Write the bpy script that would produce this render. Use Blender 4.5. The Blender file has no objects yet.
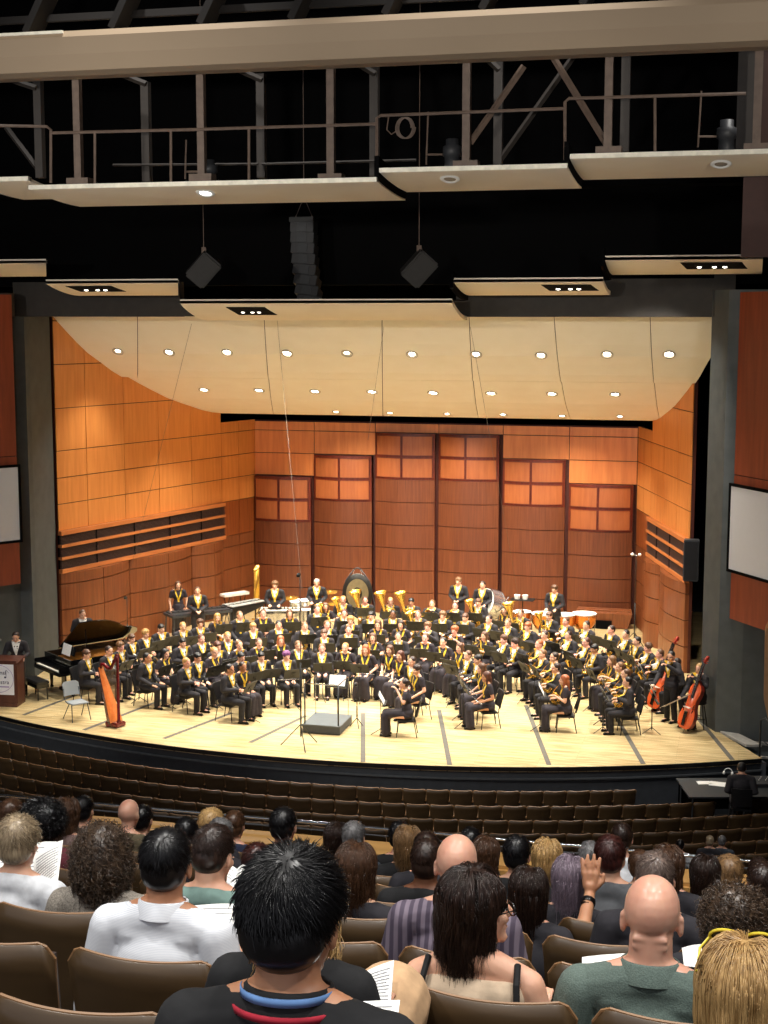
import bpy, bmesh, math, random
import numpy as np
from mathutils import Vector, Matrix
from mathutils.bvhtree import BVHTree
random.seed(7); np.random.seed(7)
SC = bpy.context.scene
COL = SC.collection
# ------------------------------------------------------------------ camera
CAM = np.array([10.10054, -38.0, 9.90682])
YAW, PITCH, ROLL, FPX = 0.2448, 0.13157, 0.00106, 1450.0
_cy, _sy = math.cos(YAW), math.sin(YAW)
_fw = np.array([-_sy*math.cos(PITCH), _cy*math.cos(PITCH), -math.sin(PITCH)])
_r0 = np.array([_cy, _sy, 0.0]); _u0 = np.cross(_r0, _fw)
_rt = _r0*math.cos(ROLL)+_u0*math.sin(ROLL); _up = -_r0*math.sin(ROLL)+_u0*math.cos(ROLL)
cd = bpy.data.cameras.new('camera'); co = bpy.data.objects.new('camera', cd); COL.objects.link(co)
co.matrix_world = Matrix(((_rt[0], _up[0], -_fw[0], CAM[0]), (_rt[1], _up[1], -_fw[1], CAM[1]), (_rt[2], _up[2], -_fw[2], CAM[2]), (0, 0, 0, 1)))
cd.sensor_fit = 'HORIZONTAL'; cd.sensor_width = 36.0; cd.lens = FPX/768*36.0; cd.clip_start = 0.1; cd.clip_end = 200
SC.camera = co
# ------------------------------------------------------------------ world, exposure
SC.view_settings.view_transform = 'Standard'
try: SC.view_settings.look = 'None'
except Exception: pass
SC.view_settings.gamma = 1.0; SC.view_settings.use_curve_mapping = False
SC.view_settings.exposure = 0.0
SC.cycles.use_denoising = True
SC.cycles.max_bounces = 6; SC.cycles.diffuse_bounces = 4; SC.cycles.glossy_bounces = 2
SC.cycles.transmission_bounces = 2; SC.cycles.sample_clamp_indirect = 6.0
SC.cycles.caustics_reflective = False; SC.cycles.caustics_refractive = False
W = bpy.data.worlds.new('world'); SC.world = W; W.use_nodes = True
W.node_tree.nodes['Background'].inputs[0].default_value = (0.9, 0.92, 1.0, 1)
W.node_tree.nodes['Background'].inputs[1].default_value = 0.62
# light strengths (watts)
P_CANOPY = 1150.0      # each downlight in the stage canopy
P_FRONT = 6000.0      # each stage lamp in the slots of the hall clouds
P_HOUSE = 520.0       # base for house downlights over the audience and added lower-hall spots
P_ROW = 130.0
def spot(name, loc, target, power, color, angle, blend=0.6, radius=0.12, parent=None):
    l = bpy.data.lights.new(name, 'SPOT'); l.energy = power; l.color = color
    l.spot_size = math.radians(angle); l.spot_blend = blend; l.shadow_soft_size = radius
    o = bpy.data.objects.new(name, l); COL.objects.link(o); o.location = loc
    d = Vector(target)-Vector(loc); o.rotation_euler = d.to_track_quat('-Z', 'Y').to_euler()
    return o
WARM = (1.0, 0.93, 0.80); NEUT = (1.0, 0.93, 0.82); COOL = (1.0, 0.97, 0.92)
# house lights hung high over the audience, outside the picture
for (x, y) in ((4.5, -37.5), (9.0, -38.5), (13.5, -37), (5.5, -33.5), (10.5, -33.5), (14.5, -33), (7.5, -30), (12, -29.5)):
    spot('unseen_top_light', (x, y, 16.5), (x, y+0.6, 6.0), P_HOUSE*2.0, COOL, 95, 0.7, 0.15)
# added fill spots over the lower seats, out of the picture above the catwalk
for (x, y) in ((-6, -13), (0, -15), (6, -15), (12, -13), (3, -20), (11, -21)):
    spot('unseen_top_light', (x, y, 19.0), (x, y+3.0, 0.0), P_HOUSE*4.0, COOL, 80, 0.8, 0.2)
# unseen spots added to brighten catwalk, left pillar and piano; side lamp from left
for (x, t) in ((-6, -4), (4, 3), (14, 12)):
    spot('added_fill_spot', (x, -31, 11.6), (t, -14, 12.2), 4600.0, NEUT, 46, .9, .2)
spot('added_fill_spot', (4, -30, 12.5), (-9.6, -3, 4.0), 1500.0, COOL, 36, .9, .2)
spot('added_fill_spot', (-2, -30, 12.5), (-7.6, -4, 0.5), 5200.0, NEUT, 18, .9, .2)
spot('side_lamp', (-15.5, -24, 12.5), (8.4, -2.6, 1.2), 9000.0, NEUT, 26, .7, .08)
# ------------------------------------------------------------------ pixel <-> place
def ray(px, py):
    return _fw + _rt*((px-384)/FPX) - _up*((py-512)/FPX)
def at_z(px, py, z=0.0):
    d = ray(px, py); return CAM+d*((z-CAM[2])/d[2])
def at_y(px, py, Y):
    d = ray(px, py); return CAM+d*((Y-CAM[1])/d[1])
def px_of(P):
    d = np.array(P)-CAM; z = d@_fw
    return 384+FPX*(d@_rt)/z, 512-FPX*(d@_up)/z, z
# ------------------------------------------------------------------ materials
MATS = {}
def srgb(h):
    if isinstance(h, str):
        c = [int(h[i:i+2], 16)/255 for i in (0, 2, 4)]
    else: c = [v/255 for v in h]
    return tuple((v/12.92 if v <= .04045 else ((v+.055)/1.055)**2.4) for v in c)+(1.0,)
def mat(name, col, rough=0.6, metal=0.0, var=0.12, scale=8.0, bump=0.0, emit=None, coat=0.0, kind='noise', col2=None, stretch=(1, 1, 1), sub=0.0, spec=None, trans=0.0):
    if name in MATS: return MATS[name]
    m = bpy.data.materials.new(name); m.use_nodes = True; nt = m.node_tree; b = nt.nodes['Principled BSDF']
    c = srgb(col); c2 = srgb(col2) if col2 else tuple(max(0, v*(1-var*2)) for v in c[:3])+(1,)
    b.inputs['Roughness'].default_value = rough; b.inputs['Metallic'].default_value = metal
    if spec is not None: b.inputs['Specular IOR Level'].default_value = spec
    if coat: b.inputs['Coat Weight'].default_value = coat; b.inputs['Coat Roughness'].default_value = 0.15
    if sub: b.inputs['Subsurface Weight'].default_value = sub; b.inputs['Subsurface Radius'].default_value = (0.02, 0.008, 0.004)
    if trans: b.inputs['Transmission Weight'].default_value = trans
    tc = nt.nodes.new('ShaderNodeTexCoord'); mp = nt.nodes.new('ShaderNodeMapping'); mp.inputs['Scale'].default_value = stretch
    nt.links.new(tc.outputs['Object'], mp.inputs['Vector'])
    no = nt.nodes.new('ShaderNodeTexNoise'); no.inputs['Scale'].default_value = scale; no.inputs['Detail'].default_value = 5
    nt.links.new(mp.outputs['Vector'], no.inputs['Vector'])
    rp = nt.nodes.new('ShaderNodeValToRGB'); rp.color_ramp.elements[0].position = 0.3; rp.color_ramp.elements[1].position = 0.7
    rp.color_ramp.elements[0].color = c2; rp.color_ramp.elements[1].color = c
    nt.links.new(no.outputs['Fac'], rp.inputs['Fac']); nt.links.new(rp.outputs['Color'], b.inputs['Base Color'])
    if bump:
        bn = nt.nodes.new('ShaderNodeBump'); bn.inputs['Strength'].default_value = bump; bn.inputs['Distance'].default_value = 0.01
        nt.links.new(no.outputs['Fac'], bn.inputs['Height']); nt.links.new(bn.outputs['Normal'], b.inputs['Normal'])
    if emit:
        b.inputs['Emission Color'].default_value = srgb(emit[0]); b.inputs['Emission Strength'].default_value = emit[1]
    MATS[name] = m; return m
def striped(name, c1, c2, freq, axis='x', rough=0.8, duty=0.5):
    """woven or ribbed cloth: two colours in fine bands along one object axis"""
    if name in MATS: return MATS[name]
    m = mat(name, c1, rough); nt = m.node_tree; b = nt.nodes['Principled BSDF']
    w = nt.nodes.new('ShaderNodeTexWave'); w.wave_type = 'BANDS'; w.bands_direction = axis.upper(); w.inputs['Scale'].default_value = freq
    w.inputs['Distortion'].default_value = 0.6; w.inputs['Detail'].default_value = 1
    tc = nt.nodes.new('ShaderNodeTexCoord'); nt.links.new(tc.outputs['Object'], w.inputs['Vector'])
    rp = nt.nodes.new('ShaderNodeValToRGB'); rp.color_ramp.elements[0].color = srgb(c1); rp.color_ramp.elements[1].color = srgb(c2)
    rp.color_ramp.elements[0].position = duty-0.15; rp.color_ramp.elements[1].position = duty+0.15
    nt.links.new(w.outputs['Fac'], rp.inputs['Fac']); nt.links.new(rp.outputs['Color'], b.inputs['Base Color'])
    return m
def boards(name, c1, c2, c3, plank=(0.09, 2.2), rough=0.35):
    """hardwood strip floor: brick pattern turned into long thin boards"""
    m = mat(name, c1, rough); nt = m.node_tree; b = nt.nodes['Principled BSDF']
    tc = nt.nodes.new('ShaderNodeTexCoord'); br = nt.nodes.new('ShaderNodeTexBrick'); br.offset = 0.37
    br.inputs['Brick Width'].default_value = plank[1]; br.inputs['Row Height'].default_value = plank[0]; br.inputs['Scale'].default_value = 1
    br.inputs['Mortar Size'].default_value = 0.003; br.inputs['Color1'].default_value = srgb(c1); br.inputs['Color2'].default_value = srgb(c2)
    br.inputs['Mortar'].default_value = srgb(c3)
    nt.links.new(tc.outputs['Object'], br.inputs['Vector'])
    mp = nt.nodes.new('ShaderNodeMapping'); mp.inputs['Scale'].default_value = (0.55, 7.0, 1)
    no = nt.nodes.new('ShaderNodeTexNoise'); no.inputs['Scale'].default_value = 2.2; no.inputs['Detail'].default_value = 6
    nt.links.new(tc.outputs['Object'], mp.inputs['Vector']); nt.links.new(mp.outputs['Vector'], no.inputs['Vector'])
    rp = nt.nodes.new('ShaderNodeValToRGB'); rp.color_ramp.elements[0].position = 0.36; rp.color_ramp.elements[1].position = 0.62
    rp.color_ramp.elements[0].color = (0.60, 0.53, 0.42, 1); rp.color_ramp.elements[1].color = (1, 1, 1, 1)
    nt.links.new(no.outputs['Fac'], rp.inputs['Fac'])
    mx = nt.nodes.new('ShaderNodeMixRGB'); mx.blend_type = 'MULTIPLY'; mx.inputs[0].default_value = 1
    nt.links.new(br.outputs['Color'], mx.inputs[1]); nt.links.new(rp.outputs['Color'], mx.inputs[2]); nt.links.new(mx.outputs[0], b.inputs['Base Color'])
    return m
# ------------------------------------------------------------------ mesh helpers
class MB:
    def __init__(s): s.v = []; s.f = []; s.m = []; s.mi = 0; s.sm = []; s.smooth = False
    def add(s, vs, fs):
        o = len(s.v); s.v += [tuple(map(float, p)) for p in vs]
        for f in fs: s.f.append(tuple(i+o for i in f)); s.m.append(s.mi); s.sm.append(s.smooth)
        return s
    def box(s, c, d, M=None, bev=0.0):
        x, y, z = (a/2 for a in d)
        if bev > 0:
            b = min(bev, x*.9, y*.9, z*.9)
            vs = []; 
            for sz in (-1, 1):
                pass
            bm = bmesh.new(); bmesh.ops.create_cube(bm, size=1)
            for v in bm.verts: v.co = Vector((v.co.x*d[0], v.co.y*d[1], v.co.z*d[2]))
            bmesh.ops.bevel(bm, geom=bm.edges[:], offset=b, segments=2, affect='EDGES')
            bm.verts.index_update(); vs = [v.co.copy() for v in bm.verts]; fs = [[v.index for v in f.verts] for f in bm.faces]; bm.free()
        else:
            vs = [Vector((i*x, j*y, k*z)) for i in (-1, 1) for j in (-1, 1) for k in (-1, 1)]
            fs = [(0, 1, 3, 2), (4, 6, 7, 5), (0, 4, 5, 1), (2, 3, 7, 6), (0, 2, 6, 4), (1, 5, 7, 3)]
        if M is not None: vs = [M @ v for v in vs]
        return s.add([v+Vector(c) for v in vs], fs)
    def tube(s, path, r, n=8, caps=True, closed=False):
        path = [Vector(p) for p in path]; N = len(path)
        rs = r if hasattr(r, '__len__') else [r]*N
        up = None; rings = []
        for i, p in enumerate(path):
            if closed: t = path[(i+1) % N]-path[i-1]
            else: t = path[min(i+1, N-1)]-path[max(i-1, 0)]
            if t.length < 1e-9: t = Vector((0, 0, 1))
            t.normalize()
            if up is None:
                up = Vector((0, 0, 1)) if abs(t.z) < .9 else Vector((1, 0, 0))
            a = t.cross(up); 
            if a.length < 1e-6: a = t.orthogonal()
            a.normalize(); b = a.cross(t).normalized(); up = b
            rings.append([p+(a*math.cos(2*math.pi*k/n)+b*math.sin(2*math.pi*k/n))*rs[i] for k in range(n)])
        vs = [v for R in rings for v in R]; fs = []
        for i in range(N if closed else N-1):
            j = (i+1) % N
            for k in range(n):
                fs.append((i*n+k, i*n+(k+1) % n, j*n+(k+1) % n, j*n+k))
        if caps and not closed:
            fs.append(tuple(range(n))[::-1]); fs.append(tuple((N-1)*n+k for k in range(n)))
        sm = s.smooth; s.smooth = n > 6; s.add(vs, fs); s.smooth = sm; return s
    def lathe(s, prof, n=20, M=None, c=(0, 0, 0)):
        vs = []; fs = []; c = Vector(c)
        for (r, z) in prof:
            for k in range(n):
                a = 2*math.pi*k/n; v = Vector((r*math.cos(a), r*math.sin(a), z)); vs.append((M @ v if M is not None else v)+c)
        for i in range(len(prof)-1):
            for k in range(n): fs.append((i*n+k, i*n+(k+1) % n, (i+1)*n+(k+1) % n, (i+1)*n+k))
        sm = s.smooth; s.smooth = True; s.add(vs, fs)
        s.smooth = False
        if prof[0][0] > 2e-3 and abs(prof[0][1]-prof[1][1]) > 1e-6: s.add([vs[k] for k in range(n)], [tuple(range(n))[::-1]])
        if prof[-1][0] > 2e-3 and abs(prof[-1][1]-prof[-2][1]) > 1e-6: s.add([vs[(len(prof)-1)*n+k] for k in range(n)], [tuple(range(n))])
        s.smooth = sm; return s
    def ell(s, c, r, M=None, nu=16, nv=10):
        vs = []; fs = []; c = Vector(c)
        for i in range(nv+1):
            th = math.pi*i/nv
            for k in range(nu):
                a = 2*math.pi*k/nu
                v = Vector((r[0]*math.sin(th)*math.cos(a), r[1]*math.sin(th)*math.sin(a), r[2]*math.cos(th)))
                vs.append((M @ v if M is not None else v)+c)
        for i in range(nv):
            for k in range(nu): fs.append((i*nu+k, (i+1)*nu+k, (i+1)*nu+(k+1) % nu, i*nu+(k+1) % nu))
        sm = s.smooth; s.smooth = True; s.add(vs, fs); s.smooth = sm; return s
    def cap(s, a, b, ra, rb, n=12):
        """closed tapered capsule"""
        a = Vector(a); b = Vector(b); L = (b-a).length; d = (b-a).normalized() if L > 1e-6 else Vector((0, 0, 1))
        pts = []; rr = []
        for k in range(5):
            t = math.pi/2*(1-k/4); pts.append(a-d*ra*math.sin(t)); rr.append(max(ra*math.cos(t), ra*0.03))
        for k in range(5):
            t = math.pi/2*(k/4); pts.append(b+d*rb*math.sin(t)); rr.append(max(rb*math.cos(t), rb*0.03))
        return s.tube(pts, rr, n)
    def prism(s, poly, z0, z1, M=None):
        """polygon in XY extruded z0..z1, optional matrix"""
        n = len(poly); vs = [Vector((p[0], p[1], z)) for z in (z0, z1) for p in poly]
        if M is not None: vs = [M @ v for v in vs]
        fs = [tuple(range(n))[::-1], tuple(range(n, 2*n))]+[(k, (k+1) % n, n+(k+1) % n, n+k) for k in range(n)]
        return s.add(vs, fs)
    def grid(s, P, thick=None):
        """P: rows x cols array of points -> sheet; thick: vector offset makes it a solid slab"""
        R = len(P); Cn = len(P[0]); vs = [Vector(p) for row in P for p in row]
        fs = [(i*Cn+j, i*Cn+j+1, (i+1)*Cn+j+1, (i+1)*Cn+j) for i in range(R-1) for j in range(Cn-1)]
        if thick is None: return s.add(vs, fs)
        T = Vector(thick); o = len(vs); vs2 = vs+[v+T for v in vs]; fs2 = list(fs)+[tuple(i+o for i in f)[::-1] for f in fs]
        edge = [j for j in range(Cn)]+[i*Cn+Cn-1 for i in range(1, R)]+[(R-1)*Cn+j for j in range(Cn-2, -1, -1)]+[i*Cn for i in range(R-2, 0, -1)]
        for a, b in zip(edge, edge[1:]+edge[:1]): fs2.append((b, a, a+o, b+o))
        return s.add(vs2, fs2)
    def mesh(s, name, mats=()):
        me = bpy.data.meshes.new(name); me.from_pydata(s.v, [], s.f)
        for m in mats: me.materials.append(m)
        me.polygons.foreach_set('material_index', s.m); me.polygons.foreach_set('use_smooth', s.sm); me.update(); return me
    def build(s, name, m, parent=None, loc=None, M=None):
        ms = m if isinstance(m, (list, tuple)) else [m]
        return link(name, s.mesh(name, ms), parent, loc, M)
def link(name, me, parent=None, loc=None, M=None):
    o = bpy.data.objects.new(name, me); COL.objects.link(o)
    if parent is not None: o.parent = parent
    if loc is not None: o.location = loc
    if M is not None: o.matrix_local = M
    return o
def tag(o, label=None, cat=None, group=None, kind=None):
    if label: o['label'] = label
    if cat: o['category'] = cat
    if group: o['group'] = group
    if kind: o['kind'] = kind
    return o
def empty(name, loc=(0, 0, 0), rz=0.0, sc=1.0):
    o = bpy.data.objects.new(name, None); COL.objects.link(o); o.location = loc; o.rotation_euler = (0, 0, rz); o.scale = (sc, sc, sc)
    o.empty_display_size = 0.1; return o
KIDS = {}
def kids(o): return [c for c in KIDS.get(o.name, [])]
def register(o):
    """remember the parts of a prototype"""
    def rec(p):
        KIDS[p.name] = [c for c in COL.objects if c.parent == p]
        for c in KIDS[p.name]: rec(c)
    rec(o); return o
def copy_tree(o, parent=None):
    c = o.copy(); COL.objects.link(c); c.parent = parent
    for ch in kids(o): copy_tree(ch, c)
    return c
def structure(name, mb, m, **k):
    return tag(mb.build(name, m), kind='structure')
def paint(o, m, i=0):
    o.material_slots[i].link = 'OBJECT'; o.material_slots[i].material = m
def ordn(n):
    w = ['', 'first', 'second', 'third', 'fourth', 'fifth', 'sixth', 'seventh', 'eighth', 'ninth', 'tenth', 'eleventh', 'twelfth']
    if n < len(w): return w[n]
    return str(n)+('th' if 10 <= n % 100 <= 20 else {1: 'st', 2: 'nd', 3: 'rd'}.get(n % 10, 'th'))
# ================================================================== THE SETTING
W2, WB2, DB = 9.12, 6.335, 9.354        # shell: half width at the opening, half width at the back, depth
M_UP = mat('maple_orange', (230, 152, 82), 0.42, var=0.10, scale=1.6, stretch=(6, 6, 0.5), col2=(214, 134, 66))
M_UPB = mat('maple_orange_back', (232, 142, 72), 0.42, scale=1.6, stretch=(6, 6, 0.5), col2=(214, 122, 58))
M_MID = mat('wood_mid_brown', (150, 80, 36), 0.4, scale=1.8, stretch=(7, 7, 0.5), col2=(122, 60, 26))
M_LOW = mat('wood_dark_brown', (136, 78, 44), 0.36, scale=2.2, stretch=(9, 9, 0.4), col2=(106, 56, 30))
M_TOW = mat('wood_tower', (122, 68, 40), 0.38, scale=2.5, stretch=(10, 10, 0.35), col2=(92, 46, 26))
M_GRV = mat('groove_dark', (74, 24, 10), 0.7)
M_FRM = mat('wood_frame_red', (112, 40, 20), 0.4, scale=3, stretch=(5, 5, 1), col2=(88, 28, 14))
M_SQ = mat('wood_square_panel', (172, 98, 54), 0.4, scale=2.5, stretch=(5, 5, 0.5), col2=(156, 86, 46))
M_BLK = mat('black_paint', (5, 5, 6), 0.9, spec=.1)
M_BLKG = mat('black_satin', (18, 18, 20), 0.35)
M_CRM = mat('plaster_cream', (250, 244, 226), 0.7, var=0.03, scale=2, col2=(247, 240, 220))
M_CRM2 = mat('plaster_cloud', (250, 240, 220), 0.7, var=0.03, scale=1.2, col2=(245, 233, 210))
M_GRY = mat('paint_dark_grey', (80, 85, 86), 0.75, var=0.05, scale=3, col2=(70, 75, 76))
M_HDR = mat('header_dark', (58, 54, 50), 0.8, scale=4, col2=(50, 47, 44))
M_RED = mat('wood_side_red', (146, 68, 40), 0.5, scale=1.5, stretch=(5, 5, 0.5), col2=(122, 54, 30))
M_SLAT = mat('louvre_slat', (74, 52, 46), 0.6)
M_STEEL = mat('steel_brown_paint', (116, 98, 86), 0.6, col2=(98, 82, 72))
M_FLOOR = boards('stage_maple', (228, 208, 160), (212, 188, 138), (150, 124, 86))
M_SEAM = mat('floor_seam', (96, 92, 84), 0.6)
M_FASC = mat('fascia_black', (66, 70, 76), 0.6, scale=6)
M_CARP = mat('carpet_dark', (46, 40, 36), 0.95, scale=30, col2=(34, 30, 28), bump=0.2)
LVZ = [9.878, 8.637, 7.383, 6.157, 5.377, 4.615, 3.838, 3.06, 2.28, 1.52, 0.76, 0.0]

def wp(side, Y, z, off=0.0):
    w0, w1 = (W2, WB2) if side < 0 else (9.585, 6.763)
    X = w0-(w0-w1)*Y/DB
    n = Vector((-side*DB, -(w0-w1), 0)).normalized()          # into the room
    return Vector((side*X, Y, z))+n*off
def wall_slab(mb, side, y0, y1, z0, z1, off=0.03, th=0.03, gap=0.012, bulge=None, mi=0):
    mb.mi = mi
    y0 += gap; y1 -= gap; z0 += gap; z1 -= gap
    n = 1 if bulge is None else 8
    P = []
    for z in (z0, z1):
        row = []
        for k in range(n+1):
            Y = y0+(y1-y0)*k/n
            o = off+(bulge(Y) if bulge else 0)
            row.append(wp(side, Y, z, o))
        P.append(row)
    nn = wp(side, 0, 0, -th)-wp(side, 0, 0, 0)
    mb.grid(P, nn)
def shell_wall(side, name, ystart):
    mb = MB(); mats = [M_GRV, M_UP, M_LOW, M_MID, M_SLAT, M_BLK, mat('rail_orange', (206, 126, 70), .45, scale=3, stretch=(.5, .5, 6))]
    # backing
    mb.mi = 0
    P = [[wp(side, ystart, 0, -0.02), wp(side, 7.49, 0, -0.02)], [wp(side, ystart, 10.3, -0.02), wp(side, 7.49, 10.3, -0.02)]]
    mb.grid(P, wp(side, 0, 0, -0.08)-wp(side, 0, 0, 0))
    P = [[wp(side, 7.49, 0, -0.02), wp(side, DB+.05, 0, -0.02)], [wp(side, 7.49, 6.5, -0.02), wp(side, DB+.05, 6.5, -0.02)]]
    mb.grid(P, wp(side, 0, 0, -0.08)-wp(side, 0, 0, 0))
    ys = [0, 1.21, 2.82, 4.38, 5.96, 7.49]
    zs = [10.3]+LVZ[:7]
    for a, b in zip(ys, ys[1:]):
        if b <= ystart: continue
        for z1, z0 in zip(zs, zs[1:]): wall_slab(mb, side, max(a, ystart), b, z0, z1, mi=1)
    for a, b in ((7.49, 8.42), (8.42, DB)):
        for z1, z0 in zip([6.53]+LVZ[3:7], LVZ[3:7]): wall_slab(mb, side, a, b, z0, z1, mi=1)
        wall_slab(mb, side, a, b, 2.66, 3.838, mi=3)
        for z1, z0 in ((2.66, 2.28), (2.28, 1.52), (1.52, .76), (.76, 0)): wall_slab(mb, side, a, b, z0, z1, mi=2)
    # louvre band: rails and slats
    a, b = ystart, 7.55
    for z0, z1 in ((3.72, 3.84), (3.355, 3.44), (2.995, 3.075), (2.60, 2.72)): wall_slab(mb, side, a, b, z0, z1, off=0.14, th=0.14, gap=0.0, mi=6)
    for z0, z1 in ((3.44, 3.72), (3.075, 3.355), (2.72, 2.995)):
        wall_slab(mb, side, a, b, z0, z1, off=0.03, th=0.05, gap=0.0, mi=5)
        for k in range(7):
            zz = z0+(z1-z0)*(k+.5)/7
            wall_slab(mb, side, a, b, zz-.009, zz+.011, off=0.11, th=0.07, gap=0.0, mi=4)
    for Y in (1.45, 3.1, 4.75, 6.3):
        if Y > ystart: wall_slab(mb, side, Y-.015, Y+.015, 2.72, 3.72, off=0.125, th=0.1, gap=0, mi=5)
    # lower convex bays
    for (c0, c1) in ((0, 2.9), (2.9, 5.85), (5.85, 7.49)):
        if c1 <= ystart: continue
        bl = lambda Y, c0=c0, c1=c1: 0.30*math.sin(math.pi*min(1, max(0, (Y-c0)/(c1-c0))))**0.8
        mids = [max(c0, ystart), (c0+c1)/2, c1] if (c0+c1)/2 > ystart else [max(c0, ystart), c1]
        for p, q in zip(mids, mids[1:]):
            for z1, z0 in ((2.60, 2.28), (2.28, 1.52), (1.52, .76), (.76, 0)): wall_slab(mb, side, p, q, z0, z1, off=0.05, th=0.2, bulge=bl, mi=2)
    return structure(name, mb, mats)
shell_wall(-1, 'wall_left', 0.0)
shell_wall(1, 'wall_right', 2.97)

# back wall with its six bowed towers
mb = MB(); mats = [M_GRV, M_UPB, M_TOW, M_FRM, M_SQ, M_BLK]
mb.mi = 0; mb.box((0.2, DB+.12, 3.25), (13.4, .2, 6.5))
XB = [-6.33, -4.18, -2.02, 0.16, 2.33, 4.52, 6.73]; TOPS = [4.58, 5.35, 6.15, 6.15, 5.38, 4.61]
def slab_y(mb, x0, x1, z0, z1, yf, th, mi, n=1):
    P = [[Vector((x0+(x1-x0)*k/n, yf(x0+(x1-x0)*k/n), z)) for k in range(n+1)] for z in (z0, z1)]
    mb.mi = mi; mb.grid(P, (0, th, 0))
for i in range(6):
    x0, x1 = XB[i], XB[i+1]; top = TOPS[i]
    for z1, z0 in ((6.47, 6.157), (6.157, 5.377), (5.377, 4.615)):
        if z1 <= top+.05: continue
        slab_y(mb, x0+.012, x1-.012, max(z0, top)+.012, z1-.012, lambda x: DB-.03, .05, 1)
    a, b = x0+.03, x1-.10; xc = (a+b)/2; hw = (b-a)/2
    arc = lambda x, xc=xc, hw=hw: DB-.16-.20*(1-((x-xc)/hw)**2)
    # dark side returns and the core
    mb.mi = 3; mb.box(((a+b)/2, DB-.07, top/2), (b-a, .14, top))
    slab_y(mb, a, b, top-1.54, top, arc, .08, 3, 10)
    arc2 = lambda x, f=arc: f(x)-.012
    xm = a+(b-a)*.465
    for (p, q) in ((a+.07, xm-.04), (xm+.04, b-.09)):
        for (u, v) in ((top-.72, top-.09), (top-1.46, top-.83)):
            slab_y(mb, p, q, u, v, arc2, .03, 4, 5)
            # thin frame-wood bead round every square panel
            for (pp, qq, uu, vv) in ((p-.015, q+.015, u-.02, u), (p-.015, q+.015, v, v+.02), (p-.02, p, u, v), (q, q+.02, u, v)):
                slab_y(mb, pp, qq, uu, vv, lambda x, f=arc: f(x)-.03, .03, 3, 5)
    zb = [z for z in LVZ if z < top-1.6]; zb = [top-1.54]+zb if zb[0] < top-1.6 else zb
    for z1, z0 in zip(zb, zb[1:]):
        slab_y(mb, a, b, z0+.012, z1-.012, arc, .08, 2, 10)
wb = structure('wall_back', mb, mats)
# small round plugs on the tower seams
for i, xs in enumerate((-4.33, -2.17, 0.02, 0.30, 2.47, 4.66)):
    for z in (2.95, 2.2, 1.45)[:3]:
        pass
# low tapered wood housing at the foot of the last tower, with a dark opening
mb = MB(); mb.mi = 0
def hx(f): return f
yb = DB-.66
mb.grid([[(4.98, yb, .62), (6.68, yb, .62)], [(4.90, yb-.25, .50), (6.74, yb-.25, .50)], [(5.02, yb-.2, .02), (6.60, yb-.2, .02)]], (0, .12, 0))
mb.box((5.82, yb+.02, .56), (1.70, .36, .06))
mb.mi = 1; mb.box((5.62, yb-.27, .14), (.95, .12, .26))
tag(mb.build('cabinet', [M_LOW, M_BLK]), 'low tapered wooden housing with a dark opening at the foot of the back wall', 'cabinet')

# canopy over the stage
CP = [(-0.05, 10.03), (0.0, 10.0), (.45, 9.62), (.9, 9.26), (1.35, 8.94), (1.9, 8.64), (2.3, 8.41), (2.75, 8.2), (3.04, 8.18), (3.5, 7.98), (4.07, 7.75), (4.8, 7.47), (5.47, 7.27), (6.0, 7.13), (6.46, 7.0), (7.0, 6.89), (7.5, 6.83)]
def czY(Y):
    for (a, za), (b, zb_) in zip(CP, CP[1:]):
        if Y <= b: return za+(zb_-za)*(Y-a)/(b-a)
    return CP[-1][1]
def canopy_hit(px, py):
    d = ray(px, py); lo, hi = 37.0, 46.5
    for k in range(400):
        t = 37.9+(45.6-37.9)*k/399
        P = CAM+d*(t/d[1])
        if P[2] > czY(P[1]) and k: return P
    return P
def cwid(Y): return W2-(W2-WB2)*max(0, Y)/DB-.04
def cwidr(Y): return min(9.32, 9.585-(9.585-6.763)*max(0, Y)/DB-.04)
mb = MB(); mb.smooth = False
sl_ = []
for (a_, b_) in (((137.5, 317), (137.5, 392)), ((264, 317), (274, 416)), ((382, 317), (383, 417)), ((469, 317), (479, 419)), ((554, 317), (562, 385)), ((650, 317), (655, 390))):
    A = canopy_hit(*a_); B = canopy_hit(*b_); sl_.append((A[0], A[1], (B[0]-A[0])/(B[1]-A[1])))
def seamx(k, Y): a_, y_, m_ = sl_[k]; return a_+m_*(Y-y_)
for k in range(len(sl_)+1):
    P = []
    for (Y, z) in CP:
        w0, w1 = -cwid(Y), cwidr(Y)
        l = w0 if k == 0 else seamx(k-1, Y)+.010
        r = w1 if k == len(sl_) else seamx(k, Y)-.010
        l = max(w0, l); r = min(w1, r); l = min(l, w1-.002); r = max(r, l+.001)
        P.append([(l, Y, z), (r, Y, z)])
    mb.mi = 0; mb.grid(P, (0, 0, .10))
mb.mi = 1
P = [[(-cwid(Y)+.05, Y, z+.09), (cwidr(Y)-.05, Y, z+.09)] for (Y, z) in CP]
mb.grid(P, (0, 0, .1))
structure('ceiling_canopy', mb, [M_CRM, M_GRV])
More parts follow.
